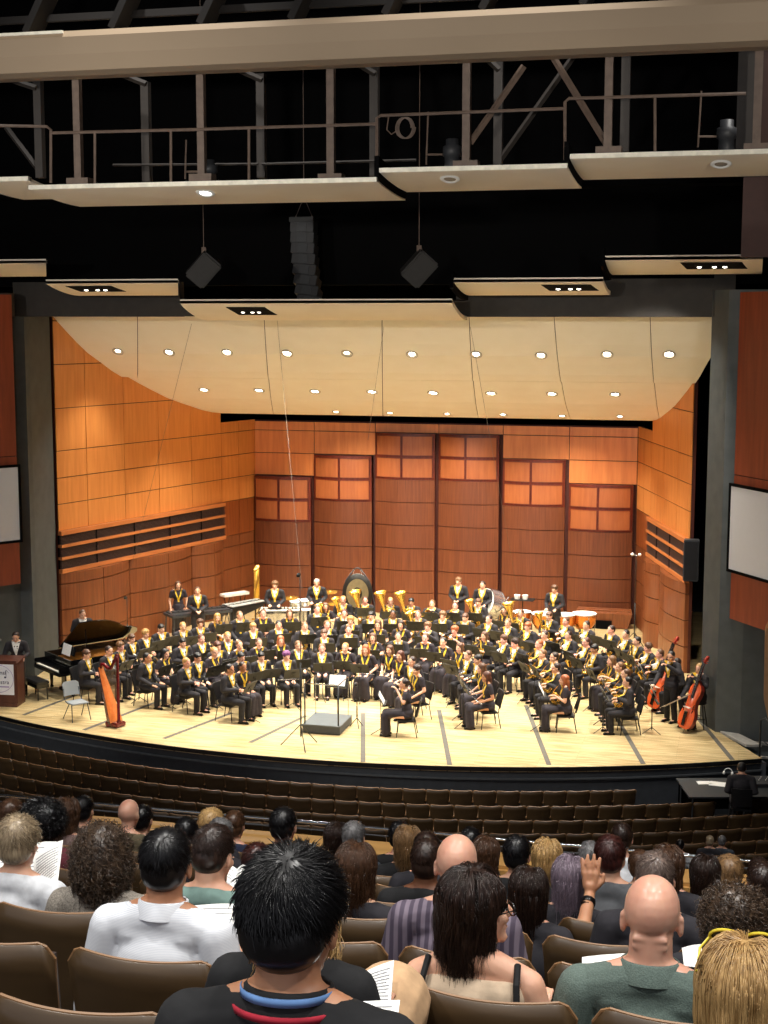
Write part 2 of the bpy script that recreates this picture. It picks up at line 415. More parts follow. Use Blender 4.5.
# recessed downlights of the canopy
def make_downlight(scl=1.0):
    r = empty('ceiling_light')
    b = MB(); b.lathe([(.17, 0.02), (.17, -.02), (.13, -.02), (.12, .02)], 20); b.build('trim_ring', mat('light_ring', (200, 190, 170), .4), r)
    b = MB(); b.lathe([(.0001, .0), (.075, .0), (.12, .012)], 16); b.build('lens', mat('light_lens', (255, 250, 240), .4, emit=((255, 246, 225), 30.0)), r)
    return register(r)
dl = make_downlight(); first = True
R1 = [(118, 351), (169, 352), (227, 352), (287, 353), (347, 353), (412, 354), (476, 354), (541, 355), (607, 354), (669, 354)]
R2 = [(204, 389.5), (259, 390), (315, 391), (372, 391.5), (433, 392.5), (491, 393), (552, 393.5), (615, 394)]
R3 = [(336, 411.5), (390, 412.5), (447, 413.5), (503, 414), (562, 415.5), (620, 416)]
for ri, row in enumerate((R1, R2, R3)):
    for ci, (x, y) in enumerate(row):
        P = canopy_hit(x, y)
        o = dl if first else copy_tree(dl); first = False
        sl = (czY(P[1]+.1)-czY(P[1]-.1))/.2
        o.location = (P[0], P[1], P[2]-.012); o.rotation_euler = (math.atan(sl), 0, 0); o.scale = (1, 1, 1) if ri < 2 else (.75, .75, .75)
        tag(o, 'recessed canopy downlight, %s from the left in the %s row of the canopy' % (ordn(ci+1), ('front', 'middle', 'rear')[ri]), 'ceiling light', 'recessed downlights in the stage canopy')
        if ri < 2 or ci % 2 == 0:
            spot('canopy_lamp', (P[0], P[1], P[2]-.10), (P[0]*(.80 if abs(P[0]) > 6 else .95), P[1]-(1.6 if ri == 0 else 0.2 if ri == 1 else -1.6), 0), P_CANOPY*(1.0 if ri < 2 else 1.1)*(.62 if P[0] < -6.5 else 1), WARM, 104 if ri < 2 else 120, 0.9, 0.10)
# hanging wires and small microphones below the canopy
def wire(name, pts, r=0.006, m=None, label=None, cat='wire', group=None):
    mb = MB(); mb.tube(pts, r, 5); o = mb.build(name, m or mat('wire_grey', (150, 140, 125), .5)); tag(o, label, cat, group); return o

# black void round and above the shell
mb = MB()
mb.box((0, DB+3.2, 6), (40, .2, 16)); structure('wall_stage_rear', mb, M_BLK)
mb = MB(); mb.box((0, 5.5, 13.2), (40, 16, .2)); structure('ceiling_stage', mb, M_BLK)
mb = MB()
mb.box((-13.5, 6, 5), (.2, 15, 16)); structure('wall_wing_left', mb, M_BLK)
mb = MB(); mb.box((13.5, 6, 5), (.2, 15, 16)); mb.box((10.1, 3.2, 5.2), (1.7, .06, 10.4)); structure('wall_wing_right', mb, M_BLK)
# proscenium
mb = MB(); YF = -2.0
def wallpoly(mb, pts, z0, z1, th=0.25):
    """vertical wall along a plan polyline, thickened backwards (+Y)"""
    P = [[Vector((x, y, z)) for (x, y) in pts] for z in (z0, z1)]
    mb.grid(P, (0, th, 0))
wallpoly(mb, [(-9.28, -2.03), (-8.97, -1.93)], -1.3, 10.0)
wallpoly(mb, [(-17, -2.9), (-9.75, -2.9), (-9.28, -2.03)], -1.3, 10.0)
mb.grid([[(-8.97, -1.93, z), (-9.17, -0.05, z)] for z in (-1.3, 10.0)], (-.15, 0, 0))
structure('wall_proscenium_left', mb, M_GRY)
mb = MB()
wallpoly(mb, [(9.22, -2.02), (9.62, -2.85), (10.2, -3.0), (17, -3.1)], -1.3, 10.62)
mb.grid([[(9.22, -2.02, z), (9.30, 0.4, z)] for z in (-1.3, 10.62)], (.15, 0, 0))
structure('wall_proscenium_right', mb, M_GRY)
mb = MB()
xa = at_y(180, 300, -1.97)[0]; xb_ = at_y(456, 300, -1.97)[0]; mb.box(((xa+xb_)/2, -1.82, 10.19), (xb_-xa, .3, .38)); mb.box(((xa-9.25)/2, -1.82, 10.45), (xa+9.25, .3, .92)); mb.box(((xb_+9.25)/2, -1.82, 10.45), (9.25-xb_, .3, .92)); mb.box((-13.2, -2.6, 10.3), (8.5, .3, .62))
mb.box((9.5, -2.1, 10.55), (.5, .1, 1.1))
structure('wall_header', mb, M_HDR)
mb = MB(); mb.box((0, -1.5, 15.5), (40, .3, 9.4)); structure('wall_front_upper', mb, M_BLK)
mb = MB(); mb.box((0, -20, 20.2), (44, 40, .3)); structure('ceiling', mb, M_BLK)
mb = MB(); mb.box((-19, -20, 8), (.3, 42, 25)); structure('wall_hall_left', mb, mat('hall_wall_dark', (60, 40, 32), .8))
mb = MB(); mb.box((17.2, -20, 8), (.3, 42, 25)); structure('wall_hall_right', mb, mat('hall_wall_dark2', (60, 34, 26), .8))

# splayed red wood side panels and their screens
def side_panel(side, x0, y0, name):
    d = Vector((side*.55, -.835, 0)).normalized(); n = Vector((-side*.835, -.55, 0)).normalized()
    mb = MB(); a = Vector((x0, y0, 0)); L = 5.2
    for z0, z1 in ((2.84, 4.02), (4.05, 6.28), (6.31, 10.56)):
        P = [[a+Vector((0, 0, z)), a+d*L+Vector((0, 0, z))] for z in (z0, z1)]
        mb.mi = 0; mb.grid(P, -n*.5)
    mb.mi = 1; P = [[a+n*-.02+d*.02+Vector((0, 0, z)), a-n*.02+d*(L-.02)+Vector((0, 0, z))] for z in (2.86, 10.5)]; mb.grid(P, -n*.4)
    return structure(name, mb, [M_RED, M_GRV]), a, d, n
_, a, d, n = side_panel(1, 9.87, -2.93, 'wall_panel_right')
def screen(a, d, n, s0, L, z0, z1, label):
    r = empty('projection_screen', a+d*s0+n*.05+Vector((0, 0, z0)))
    R0 = r.location.copy()
    mb = MB()
    for (u0, u1, v0, v1) in ((0, L, 0, .07), (0, L, z1-z0-.07, z1-z0), (0, .07, .07, z1-z0-.07), (L-.07, L, .07, z1-z0-.07)):
        mb.grid([[d*u0+Vector((0, 0, v)), d*u1+Vector((0, 0, v))] for v in (v0, v1)], n*.05)
    mb.build('frame', M_BLK, r)
    mb = MB(); mb.grid([[d*.07+n*.02+Vector((0, 0, v)), d*(L-.07)+n*.02+Vector((0, 0, v))] for v in (.07, z1-z0-.07)], n*.01)
    mb.build('screen_surface', mat('screen_white', (206, 208, 214), .8, var=.01), r)
    tag(r, label, 'screen')
screen(a, d, n, -.06, 4.2, 3.98, 6.10, 'white projection screen on the side wall right of the stage')
_, a, d, n = side_panel(-1, -8.78, -2.93, 'wall_panel_left')
screen(a, d, n, -.05, 4.2, 3.98, 6.08, 'white projection screen on the side wall left of the stage')
# rounded tan end of the side box at the right edge
P0 = at_y(764.5, 655, -9.0)
mb = MB(); prof = []
for k in range(9):
    t = k/8*math.pi/2; prof.append((1-math.cos(t), math.sin(t)))
zt, zb_ = at_y(764, 618, -9)[2], at_y(764, 700, -9)[2]
pts = [(P0[0]+.5*(1-math.sin(k/8*math.pi/2)), zt-.35+.35*math.sin(k/8*math.pi/2)*1.0) for k in range(8, -1, -1)]
poly = [(P0[0]+2.5, zt), (P0[0]+.35, zt)]+[(P0[0]+.35-.35*math.sin(k/6*math.pi/2), zt-.35*(1-math.cos(k/6*math.pi/2))) for k in range(7)]+[(P0[0]+.02, zb_), (P0[0]+.16, zb_-.6), (P0[0]+2.5, zb_-.6)]
M = Matrix(((1, 0, 0, 0), (0, 0, 1, -9.0), (0, 1, 0, 0), (0, 0, 0, 1)))
mb.prism(poly[::-1], 0, .5, M); structure('wall_box_right', mb, mat('box_tan', (196, 150, 104), .5, col2=(182, 134, 88)))

# ------------------------------------------------------------------ stage floor and fascia
AC = (0.3, 14.6); AR = 22.0
def arc_pt(R, X):
    return (X, AC[1]-math.sqrt(R*R-(X-AC[0])**2))
front = [arc_pt(AR, -10.6+k*(21.3/48)) for k in range(49)]
poly = front+[(9.42, -2.3), (12, -2.3), (12, 12), (-12, 12), (-12, -5.0)]
mb = MB(); mb.prism(poly, -.12, 0.0); structure('floor', mb, M_FLOOR)
mb = MB()
P = [[(x, y+.05, z) for (x, y) in front] for z in (-1.35, -.12)]; mb.mi = 0; mb.grid(P, (0, .2, 0))
P = [[(x, y-.02, z) for (x, y) in front] for z in (-.10, -.005)]; mb.mi = 1; mb.grid(P, (0, .06, 0))
P = [[(x, y-.03, z) for (x, y) in front] for z in (-.30, -.27)]; mb.mi = 2; mb.grid(P, (0, .08, 0))
x, y = front[-1]; mb.mi = 0; mb.grid([[(x, y, z), (9.42, -2.35, z)] for z in (-1.35, -.1)], (.1, 0, 0))
structure('wall_stage_front', mb, [M_FASC, M_BLKG, mat('fascia_line', (84, 88, 92), .5)])
for i, (a_, b_) in enumerate((((23.4, 715), (66, 699)), ((84, 730), (150, 704.5)), ((163.7, 738.6), (219, 717.7)), ((250, 742.6), (295, 721)), ((363, 762), (363, 722)), ((449.7, 765), (441, 720)), ((549, 765), (530, 716)), ((643.3, 764), (615, 715)), ((732.6, 760), (703, 724.5)))):
    A = at_z(*a_); B = at_z(*b_); mb = MB()
    dv = Vector(B-A); dv.z = 0; L = dv.length; s_ = dv.normalized(); nn = Vector((-s_.y, s_.x, 0))*.055
    mb.grid([[Vector(A)-nn, Vector(A)+nn], [Vector(A)+s_*(L*1.25)-nn, Vector(A)+s_*(L*1.25)+nn]], (0, 0, .004))
    structure('trim_%d' % (i+1), mb, M_SEAM)
# grey landings, white nosings and side steps right and left of the stage
mb = MB()
mb.mi = 0; mb.box((11.6, -3.62, -.28), (4.4, 1.1, .2)); mb.box((12.2, -4.8, -.75), (3.0, 1.2, .2)); mb.box((12.5, -6.0, -1.05), (3.0, 1.2, .2))
mb.mi = 1; mb.box((11.6, -4.18, -.16), (4.4, .05, .05)); mb.box((11.9, -3.12, -.13), (4, .06, .08)); mb.box((12.2, -5.42, -.64), (3.0, .05, .05)); 
mb.grid([[(9.46, -2.42, -.02), (9.75, -2.35, -.02)], [(10.35, -3.9, -.02), (10.7, -3.8, -.02)]], (0, 0, .06))
structure('floor_landing_right', mb, [mat('landing_grey', (60, 66, 68), .6), mat('nosing_white', (196, 192, 184), .5)])
mb = MB(); mb.mi = 1
mb.box((-9.15, -2.2, .01), (1.4, .10, .02)); mb.box((-9.2, -2.55, .01), (1.3, .07, .02)); structure('floor_landing_left', mb, [M_GRY, mat('nosing_white', (196, 192, 184))])
# lower hall floor
mb = MB(); mb.box((1, -8, -1.32), (40, 30, .1)); structure('floor_orchestra', mb, M_CARP)

# ------------------------------------------------------------------ hall clouds (two stepped rows) with lamp slots
def cloud(px0, px1, py_near, Yn, depth, drop, slot=None, label='', th=.10, fin=False, cut=False):
    A = at_y(px0, py_near[0], Yn); B = at_y(px1, py_near[1], Yn)
    z0 = (A[2]+B[2])/2; x0, x1 = A[0], B[0]
    r = empty('acoustic_cloud', ((x0+x1)/2, Yn, z0)); L = x1-x0
    n = 12; P = []
    for k in range(n+1):
        t = k/n; z = -drop*math.sin(t*math.pi/2)**0.85; y = depth*t
        P.append([(-L/2, y, z), (L/2-(((B[0]-CAM[0])/(CAM[1]-Yn))*depth*t if cut else 0), y, z)])
    mb = MB(); mb.mi = 0; mb.grid(P, (0, 0, th)); mb.box((0, .03, .03), (L, .06, .07))
    mb.mi = 1; mb.box((-.4 if cut else 0, depth/2+.1, th-.02), (L-.06-(1.8 if cut else 0), depth-.3, .02))
    if fin:
        mb.grid([[(-L/2-.10, p[0][1], p[0][2]-.12), (-L/2-.02, p[0][1], p[0][2]-.12)] for p in P], (0, 0, .40))
    mb.build('soffit', [M_CRM2, M_BLK], r)
    if slot:
        s0 = at_y(slot[0], py_near[0], Yn)[0]-r.location.x; s1 = at_y(slot[1], py_near[0], Yn)[0]-r.location.x
        tt = .10; zz = -drop*math.sin(tt*math.pi/2)**.85; t2 = .42; z2 = -drop*math.sin(t2*math.pi/2)**.85
        mb = MB(); mb.grid([[(s0, depth*tt, zz-.012), (s1, depth*tt, zz-.012)], [(s0+.12, depth*t2, z2-.012), (s1+.12, depth*t2, z2-.012)]], (0, 0, .02)); mb.build('lamp_slot', M_BLK, r)
        for f in (.3, .55, .72):
            mb = MB(); xx = s0+(s1-s0)*f; yy = depth*(tt+t2)/2
            mb.ell((xx, yy+.1, (zz+z2)/2-.03), (.055, .05, .03), nu=10, nv=6)
            mb.build('stage_lamp', mat('stage_lamp_glow', (255, 250, 240), .4, emit=((255, 248, 232), 4.0)), r)
            wpos = r.location+Vector((xx, yy, (zz+z2)/2-.12))
            spot('front_lamp', wpos, (wpos.x*.45, (2.0 if f == .3 else -3.0 if f == .55 else -5.0), .3), P_FRONT/3, NEUT, 78, .95, .12)
    tag(r, label, 'ceiling panel'); return r
YB = -4.6
cloud(-60, 46, (264, 263), YB, 1.9, .27, None, 'cream ceiling cloud at the far left above the screen', cut=True)
cloud(46, 178, (283.5, 283), YB, 1.9, .27, (62, 108), 'cream ceiling cloud left of the middle one, above the piano side', cut=True)
cloud(180, 452, (303.5, 303), YB, 1.9, .40, (223, 262), 'widest cream ceiling cloud over the middle of the stage front')
cloud(454, 603, (283, 281), YB, 1.9, .27, (540, 590), 'cream ceiling cloud right of the middle one with a curved dark end', fin=True)
cloud(605, 763, (262, 257), YB, 1.9, .27, (680, 742), 'cream ceiling cloud at the far right above the tall red panel', fin=True)
YA = -14.0
cA = [cloud(-30, 30, (182, 181), YA, 2.0, .15, None, 'beige lower catwalk soffit at the left edge of the hall ceiling', th=.05),
      cloud(30, 378, (189, 182.5), YA, 2.0, .15, None, 'long beige catwalk soffit under the left railing', th=.05),
      cloud(380, 568, (173, 168), YA, 2.0, .15, None, 'beige catwalk soffit in the middle below the coiled cable', th=.05, fin=True),
      cloud(570, 800, (160, 152), YA, 2.0, .15, None, 'beige catwalk soffit at the right end of the railing', th=.05, fin=True)]
# bright lip strips on the catwalk soffits
for c, (x0, x1, y0, y1) in zip(cA, ((-30, 30, 180, 179), (30, 378, 186.5, 180), (380, 568, 171, 166), (570, 800, 158, 150))):
    A = at_y(x0, y0, YA-.05); B = at_y(x1, y1, YA-.05); mb = MB()
    mb.box((0, -.04, .035), (B[0]-A[0], .06, .075)); mb.build('front_lip', mat('lip_white', (250, 244, 226), .5), c)
# ------------------------------------------------------------------ catwalk steelwork
def pbar(mb, x0, y0, x1, y1, Y, w=.05, dpt=None):
    A = Vector(at_y(x0, y0, Y)); B = Vector(at_y(x1, y1, Y)); mb.tube([A, B], w/2, 6)
cat = empty('catwalk', (3, -12.6, 12.2)); Mi = cat.matrix_world
def part(name, mb, m, root):
    o = mb.build(name, m); o.parent = root; o.matrix_parent_inverse = Matrix.Translation(-root.location); return o
for pts in ([(-40, 125), (47, 126.5), (51, 130), (51, 183)], [(52, 133), (196, 129.5), (377, 124)], [(377, 172), (377, 118), (381, 115.5), (565, 108.5)], [(565, 160), (565, 102), (569, 98.5), (746, 93.5)]):
    mb = MB(); mb.tube([at_y(x, y, -13.6) for x, y in pts], .028, 6); part('handrail', mb, M_STEEL, cat)
for (x, y0, y1) in ((95, 133, 184), (171, 131, 182), (249, 128.5, 180), (655, 97, 152)):
    mb = MB(); pbar(mb, x, y0, x, y1, -13.6, .05); part('baluster', mb, M_STEEL, cat)
for (x0, x1, y0, y1) in ((76, 80, 74, 182), (200.5, 202.5, 68, 178), (330.5, 331.5, 62, 178), (467, 466.5, 55, 165), (608.5, 609, 50, 151), (759, 757, 42, 148)):
    A = Vector(at_y(x0, y0, -13.4)); B = Vector(at_y(x1, y1, -13.4)); mb = MB()
    mb.box((A+B)/2, (.13, .13, (A-B).length)); mb.box(B, (.42, .25, .13)); part('post', mb, M_STEEL, cat)
M_STEEL2 = mat('steel_shaded', (44, 38, 34), .7)  # darker copy of the steel paint: rear shade is put into the colour
for (x, y0, y1) in ((40, 80, 178), (147, 82, 182), (262, 74, 178), (375, 65, 176), (499, 62, 166), (626, 50, 152)):
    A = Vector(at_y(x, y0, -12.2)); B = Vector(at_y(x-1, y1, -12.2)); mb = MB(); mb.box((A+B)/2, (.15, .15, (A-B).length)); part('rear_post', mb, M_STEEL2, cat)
for q in ((6, 127, 40, 172, -12.2), (550, 52, 607, 145, -13.3), (578, 50, 500, 160, -12.2), (524, 66, 470, 143, -13.3), (0, 76, 36, 88, -12.6), (110, 70, 146, 84, -12.6), (228, 65, 262, 80, -12.6), (352, 60, 375, 74, -12.6), (484, 56, 499, 70, -12.6)):
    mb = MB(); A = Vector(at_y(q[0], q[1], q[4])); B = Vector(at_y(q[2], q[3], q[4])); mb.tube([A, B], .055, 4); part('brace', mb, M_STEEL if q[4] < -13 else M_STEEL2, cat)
for (x0, y0, x1, y1) in ((113, 165, 258, 164), (262, 164, 416, 160)):
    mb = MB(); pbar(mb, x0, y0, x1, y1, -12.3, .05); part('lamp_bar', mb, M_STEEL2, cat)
tag(cat, 'steel catwalk with tan railings, posts and diagonal braces under the ceiling', 'catwalk')
A = at_y(0, 73, -14.4); B = at_y(768, 41, -14.4); zb0 = (A[2]+B[2])/2; A = at_y(0, 33, -14.4); B = at_y(768, 0, -14.4); zt0 = (A[2]+B[2])/2
mb = MB(); mb.mi = 0
P = [[(x, -14.4+dy, z) for x in (-14, 17)] for (dy, z) in ((0.25, zb0-.05), (0.0, zb0), (-.12, zb0+.25), (-.15, zt0-.1), (-.12, zt0))]
mb.grid(P, (0, .5, 0.03)); mb.mi = 1; mb.box((-8, -14.55, zt0-.02), (13.2, .06, .05))
structure('beam_1', mb, [mat('beam_beige', (166, 146, 122), .7, var=.03, scale=.6, col2=(162, 142, 118)), mat('lip_white', (250, 244, 226))])
mb = MB()
for k in range(16):
    x = -10+k*1.6; mb.box((x, -14.1, zt0+.45), (.12, .5, .9), Matrix.Rotation(.5, 3, 'Y')); 
mb.box((1, -13.9, zt0+.35), (30, .1, .12)); mb.box((1, -13.9, zt0+.8), (30, .1, .12))
structure('beam_2', mb, mat('truss_dark', (13, 9, 8), .9))
# dark side wall strip at the upper right
mb = MB(); A = at_y(752, 100, -11.5); mb.box((A[0]+1.6, -11.5, 14.5), (3.4, .2, 7.0)); structure('wall_side_upper', mb, mat('upper_brown', (52, 26, 18), .8))
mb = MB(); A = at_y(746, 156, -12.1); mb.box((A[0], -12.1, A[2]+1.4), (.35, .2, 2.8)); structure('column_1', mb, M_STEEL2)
# ================================================================== PEOPLE
TS = bpy.data.scenes.new('workshop')
def blob(name, prims, voxel=0.012, smooth=6, mats=(), keep=None, ratio=None):
    """one continuous surface grown from overlapping capsules and ellipsoids"""
    mb = MB()
    for p in prims:
        if p[0] == 'c': mb.cap(p[1], p[2], p[3], p[4], 12)
        else: mb.ell(p[1], p[2], p[3] if len(p) > 3 else None, 18, 12)
    me = mb.mesh('tmp'); o = bpy.data.objects.new('tmp', me); TS.collection.objects.link(o)
    m = o.modifiers.new('r', 'REMESH'); m.mode = 'VOXEL'; m.voxel_size = voxel; m.use_smooth_shade = True
    if smooth:
        s = o.modifiers.new('s', 'SMOOTH'); s.factor = 0.5; s.iterations = smooth
    if ratio:
        d = o.modifiers.new('d', 'DECIMATE'); d.ratio = ratio
    with bpy.context.temp_override(scene=TS, view_layer=TS.view_layers[0]):
        dg = bpy.context.evaluated_depsgraph_get(); dg.update()
        out = bpy.data.meshes.new_from_object(o.evaluated_get(dg), depsgraph=dg)
    bpy.data.objects.remove(o); bpy.data.meshes.remove(me)
    if keep is not None:
        bm = bmesh.new(); bm.from_mesh(out)
        bmesh.ops.delete(bm, geom=[v for v in bm.verts if not keep(v.co)], context='VERTS'); bm.to_mesh(out); bm.free()
    out.name = name
    for mt in mats: out.materials.append(mt)
    n = len(out.polygons); out.polygons.foreach_set('use_smooth', [True]*n); out.update()
    return out
def rotm(pitch=0.0, yaw=0.0, roll=0.0):
    return Matrix.Rotation(yaw, 3, 'Z') @ Matrix.Rotation(roll, 3, 'Y') @ Matrix.Rotation(-pitch, 3, 'X')
V = Vector
# a person faces +Y in local space, feet at z = 0
def head_prims(H, R, s=1.0):
    """H head centre, R 3x3 rotation; face looks along R @ +Y"""
    e = lambda c, r, RR=None: ('e', H+R @ (V(c)*s), tuple(a*s for a in r), R if RR is None else R @ RR)
    c = lambda a, b, ra, rb: ('c', H+R @ (V(a)*s), H+R @ (V(b)*s), ra*s, rb*s)
    out = [e((0, -.012, .040), (.077, .096, .090)), e((0, .022, -.030), (.060, .068, .075)), e((0, .040, -.065), (.046, .046, .046)),
           c((-.012, .076, -.088), (.012, .076, -.088), .020, .020),                         # chin
           c((0, .088, .018), (0, .110, -.020), .009, .014), c((-.010, .098, -.026), (.010, .098, -.026), .009, .009),   # nose
           c((-.034, .074, .030), (.034, .074, .030), .014, .014),                           # brow
           e((-.040, .066, -.020), (.020, .020, .018)), e((.040, .066, -.020), (.020, .020, .018)),   # cheeks
           c((-.018, .088, -.056), (.018, .088, -.056), .008, .008)]
    for sx in (-1, 1):
        out += [e((sx*.078, -.006, -.006), (.010, .018, .032), Matrix.Rotation(sx*.25, 3, 'Z')), c((sx*.083, -.018, .018), (sx*.080, -.010, -.026), .007, .008)]
    return out
def hand_prims(W, d, up, s=1.0, curl=0.6, side=1, spread=0.0):
    """hand at wrist W, pointing d, palm normal up (back of the hand), five separate fingers"""
    d = V(d).normalized(); up = V(up); up = (up-d*up.dot(d)).normalized(); x = d.cross(up).normalized()*side
    pr = [('c', W, W+d*.03*s, .024*s, .026*s)]
    for k in range(3): pr.append(('c', W+d*.03*s+x*(k-1)*.020*s, W+d*.082*s+x*(k-1)*.024*s, .014*s, .013*s))
    L = [.062, .074, .070, .055]; off = [.032, .011, -.011, -.031]
    for k in range(4):
        b = W+d*.086*s+x*off[k]*s; fd = (d+x*(off[k]*spread*14)).normalized()
        r = .0088*s
        a1 = curl*.55; p1 = b+(fd*math.cos(a1)-up*math.sin(a1))*L[k]*.45*s
        a2 = curl*1.2; p2 = p1+(fd*math.cos(a2)-up*math.sin(a2))*L[k]*.32*s
        a3 = curl*1.7; p3 = p2+(fd*math.cos(a3)-up*math.sin(a3))*L[k]*.25*s
        pr += [('c', b-fd*.01, p1, r*1.05, r), ('c', p1, p2, r, r*.95), ('c', p2, p3, r*.95, r*.85)]
    b = W+d*.025*s+x*.024*s; td = (d*.75+x*(.7+spread*.3)-up*.25*curl).normalized()
    p1 = b+td*.040*s; p2 = p1+(d*.95+x*.15-up*.3*curl).normalized()*.030*s
    pr += [('c', b, p1, .013*s, .011*s), ('c', p1, p2, .0105*s, .0085*s)]
    return pr
class Pose:
    """joints of a figure; arms given by elbow and wrist"""
    def __init__(s, stand=False, lean=0.0, head=(0, 0, 0), arms='lap', female=False, knees=0.13, kf=0.44, legs=None):
        s.stand = stand; s.female = female
        z = .93 if stand else .50; s.z = z
        L = lambda y, zz: V((0, y*math.cos(lean)+(zz-z)*math.sin(lean), z+(zz-z)*math.cos(lean)-y*math.sin(lean)))
        s.pel = V((0, 0, z+.02)); s.wai = L(-.005, z+.17); s.che = L(.0, z+.40); s.nek = L(-.005, z+.585)
        s.R = rotm(*head); s.head = L(.015, z+.735)+V((0, math.sin(head[0])*.05, -abs(math.sin(head[0]))*.02))
        sw = .165 if female else .185; s.sh = [L(-.01, z+.53)+V((sx*sw, 0, 0)) for sx in (-1, 1)]
        if stand:
            s.hip = [V((sx*.09, 0, .90)) for sx in (-1, 1)]; s.kne = [V((sx*.10, .02, .49)) for sx in (-1, 1)]; s.ank = [V((sx*.11, -.02, .09)) for sx in (-1, 1)]
        else:
            s.hip = [V((sx*.09, 0, .50)) for sx in (-1, 1)]; s.kne = [V((sx*knees, kf, .50)) for sx in (-1, 1)]; s.ank = [V((sx*knees, kf-.02, .09)) for sx in (-1, 1)]
        if legs: s.kne, s.ank = legs
        b = s.sh; A = {
            'lap': ([(-.25, -.02, z+.27), (.25, -.02, z+.27)], [(-.10, .26, z+.13), (.10, .26, z+.13)], (.2, .9, -.15), .7),
            'knees': ([(-.25, 0, z+.27), (.25, 0, z+.27)], [(-.15, .28, z+.10), (.15, .30, z+.10)], (0, 1, -.1), .25),
            'low': ([(-.24, .03, z+.28), (.24, .03, z+.28)], [(-.07, .25, z+.22), (.05, .30, z+.28)], (.3, .8, .1), 1.0),
            'clar': ([(-.24, .06, z+.30), (.24, .06, z+.30)], [(-.04, .30, z+.30), (.04, .27, z+.42)], (0, .7, .1), 1.0),
            'flute': ([(-.27, .06, z+.36), (.30, .05, z+.38)], [(-.02, .22, z+.60), (.26, .18, z+.63)], (.2, .6, .6), 1.0),
            'trump': ([(-.25, .10, z+.36), (.25, .10, z+.36)], [(-.04, .30, z+.58), (.05, .27, z+.55)], (0, .7, .5), 1.1),
            'horn': ([(-.25, .04, z+.28), (.25, .04, z+.28)], [(-.02, .26, z+.36), (.16, .22, z+.24)], (.1, .8, 0), .9),
            'side': ([(-.24, -.03, z+.24), (.24, -.03, z+.24)], [(-.22, .08, z+.02), (.22, .08, z+.02)], (0, .3, -1), .4),
            'mallet': ([(-.25, 0, z+.27), (.25, 0, z+.27)], [(-.13, .25, z+.16), (.13, .25, z+.16)], (0, 1, -.1), 1.2),
            'clasp': ([(-.25, -.02, z+.27), (.25, -.02, z+.27)], [(-.06, .19, z+.15), (.06, .19, z+.15)], (.3, .6, -.1), .9),
            'lectern': ([(-.27, .06, z+.26), (.27, .06, z+.26)], [(-.20, .34, z+.22), (.24, .32, z+.20)], (0, 1, -.3), .6),
            'bass': ([(-.30, .10, z+.38), (.27, .08, z+.26)], [(-.10, .28, z+.58), (.20, .36, z+.02)], (.3, .6, .3), 1.2),
            'read': ([(-.26, .02, z+.24), (.26, .02, z+.24)], [(-.16, .28, z+.30), (.16, .28, z+.30)], (0, .8, .5), .8)}[arms]
        s.elb = [V(p) for p in A[0]]; s.wri = [V(p) for p in A[1]]; s.hd = A[2]; s.curl = A[3]
def arm_len_fix(P):
    pass
def body_prims(P, hands=True, headp=True):
    f = P.female; k = .92 if f else 1.0
    pr = [('e', P.pel, (.165, .12, .12)), ('e', P.wai, (.135*k, .095, .15)), ('e', P.che, (.155*k, .105, .17)),
          ('c', P.sh[0]*.75+P.sh[1]*.25+V((0, 0, .0)), P.sh[1]*.75+P.sh[0]*.25, .065*k, .065*k), ('c', P.nek-V((0, 0, .05)), P.head+P.R @ V((0, -.025, -.04)), (.064 if not f else .052), (.060 if not f else .048)),
          ('c', P.nek+V((0, -.012, .025)), P.sh[0]+V((0, 0, .01)), .056*k, .047*k), ('c', P.nek+V((0, -.012, .025)), P.sh[1]+V((0, 0, .01)), .056*k, .047*k)]
    for i in (0, 1):
        pr += [('c', P.sh[i], P.elb[i], .056*k, .042*k), ('c', P.elb[i], P.wri[i], .041*k, .026*k),
               ('c', P.hip[i], P.kne[i], .088, .060), ('c', P.kne[i], P.ank[i], .056, .038), ('c', P.ank[i]-V((0, .02, .02)), P.ank[i]+V((0, .13, -.055)), .036, .028)]
        if hands:
            sd = 1 if i == 0 else -1
            d = V((P.hd[0]*sd, P.hd[1], P.hd[2])); pr += hand_prims(P.wri[i]+d.normalized()*.01, d, (0, -.15, 1), 1.0, P.curl, side=-sd if False else sd)
    if headp: pr += head_prims(P.head, P.R)
    return pr
def jacket_prims(P, g=.018, sleeve=1.0, tail=True, short=False):
    f = P.female; k = .92 if f else 1.0
    pr = [('e', P.wai, (.145*k+g, .10+g, .15+g)), ('e', P.che+V((0, -.005, .0)), (.158*k+g, .108+g, .17)),
          ('c', P.sh[0]*.75+P.sh[1]*.25, P.sh[1]*.75+P.sh[0]*.25, .062*k+g, .062*k+g),
          ('c', P.nek+V((0, -.02, .0)), P.sh[0]+V((0, 0, .005)), .052*k+g, .047*k+g), ('c', P.nek+V((0, -.02, .0)), P.sh[1]+V((0, 0, .005)), .052*k+g, .047*k+g)]
    if tail: pr += [('e', P.pel+V((0, -.01, .03)), (.165+g, .125+g, .14))]
    for i in (0, 1):
        e = P.elb[i]; w = P.wri[i]
        if short: pr += [('c', P.sh[i], P.sh[i].lerp(e, .55), .056*k+g, .050*k+g)]
        else: pr += [('c', P.sh[i], e, .056*k+g, .044*k+g), ('c', e, e.lerp(w, .93*sleeve), .043*k+g, .030*k+g)]
    return pr
def trouser_prims(P, g=.015):
    pr = [('e', P.pel+V((0, 0, -.03)), (.168+g, .125+g, .11))]
    for i in (0, 1): pr += [('c', P.hip[i], P.kne[i], .088+g, .064+g), ('c', P.kne[i], P.ank[i]+V((0, 0, -.01)), .060+g, .050+g)]
    return pr
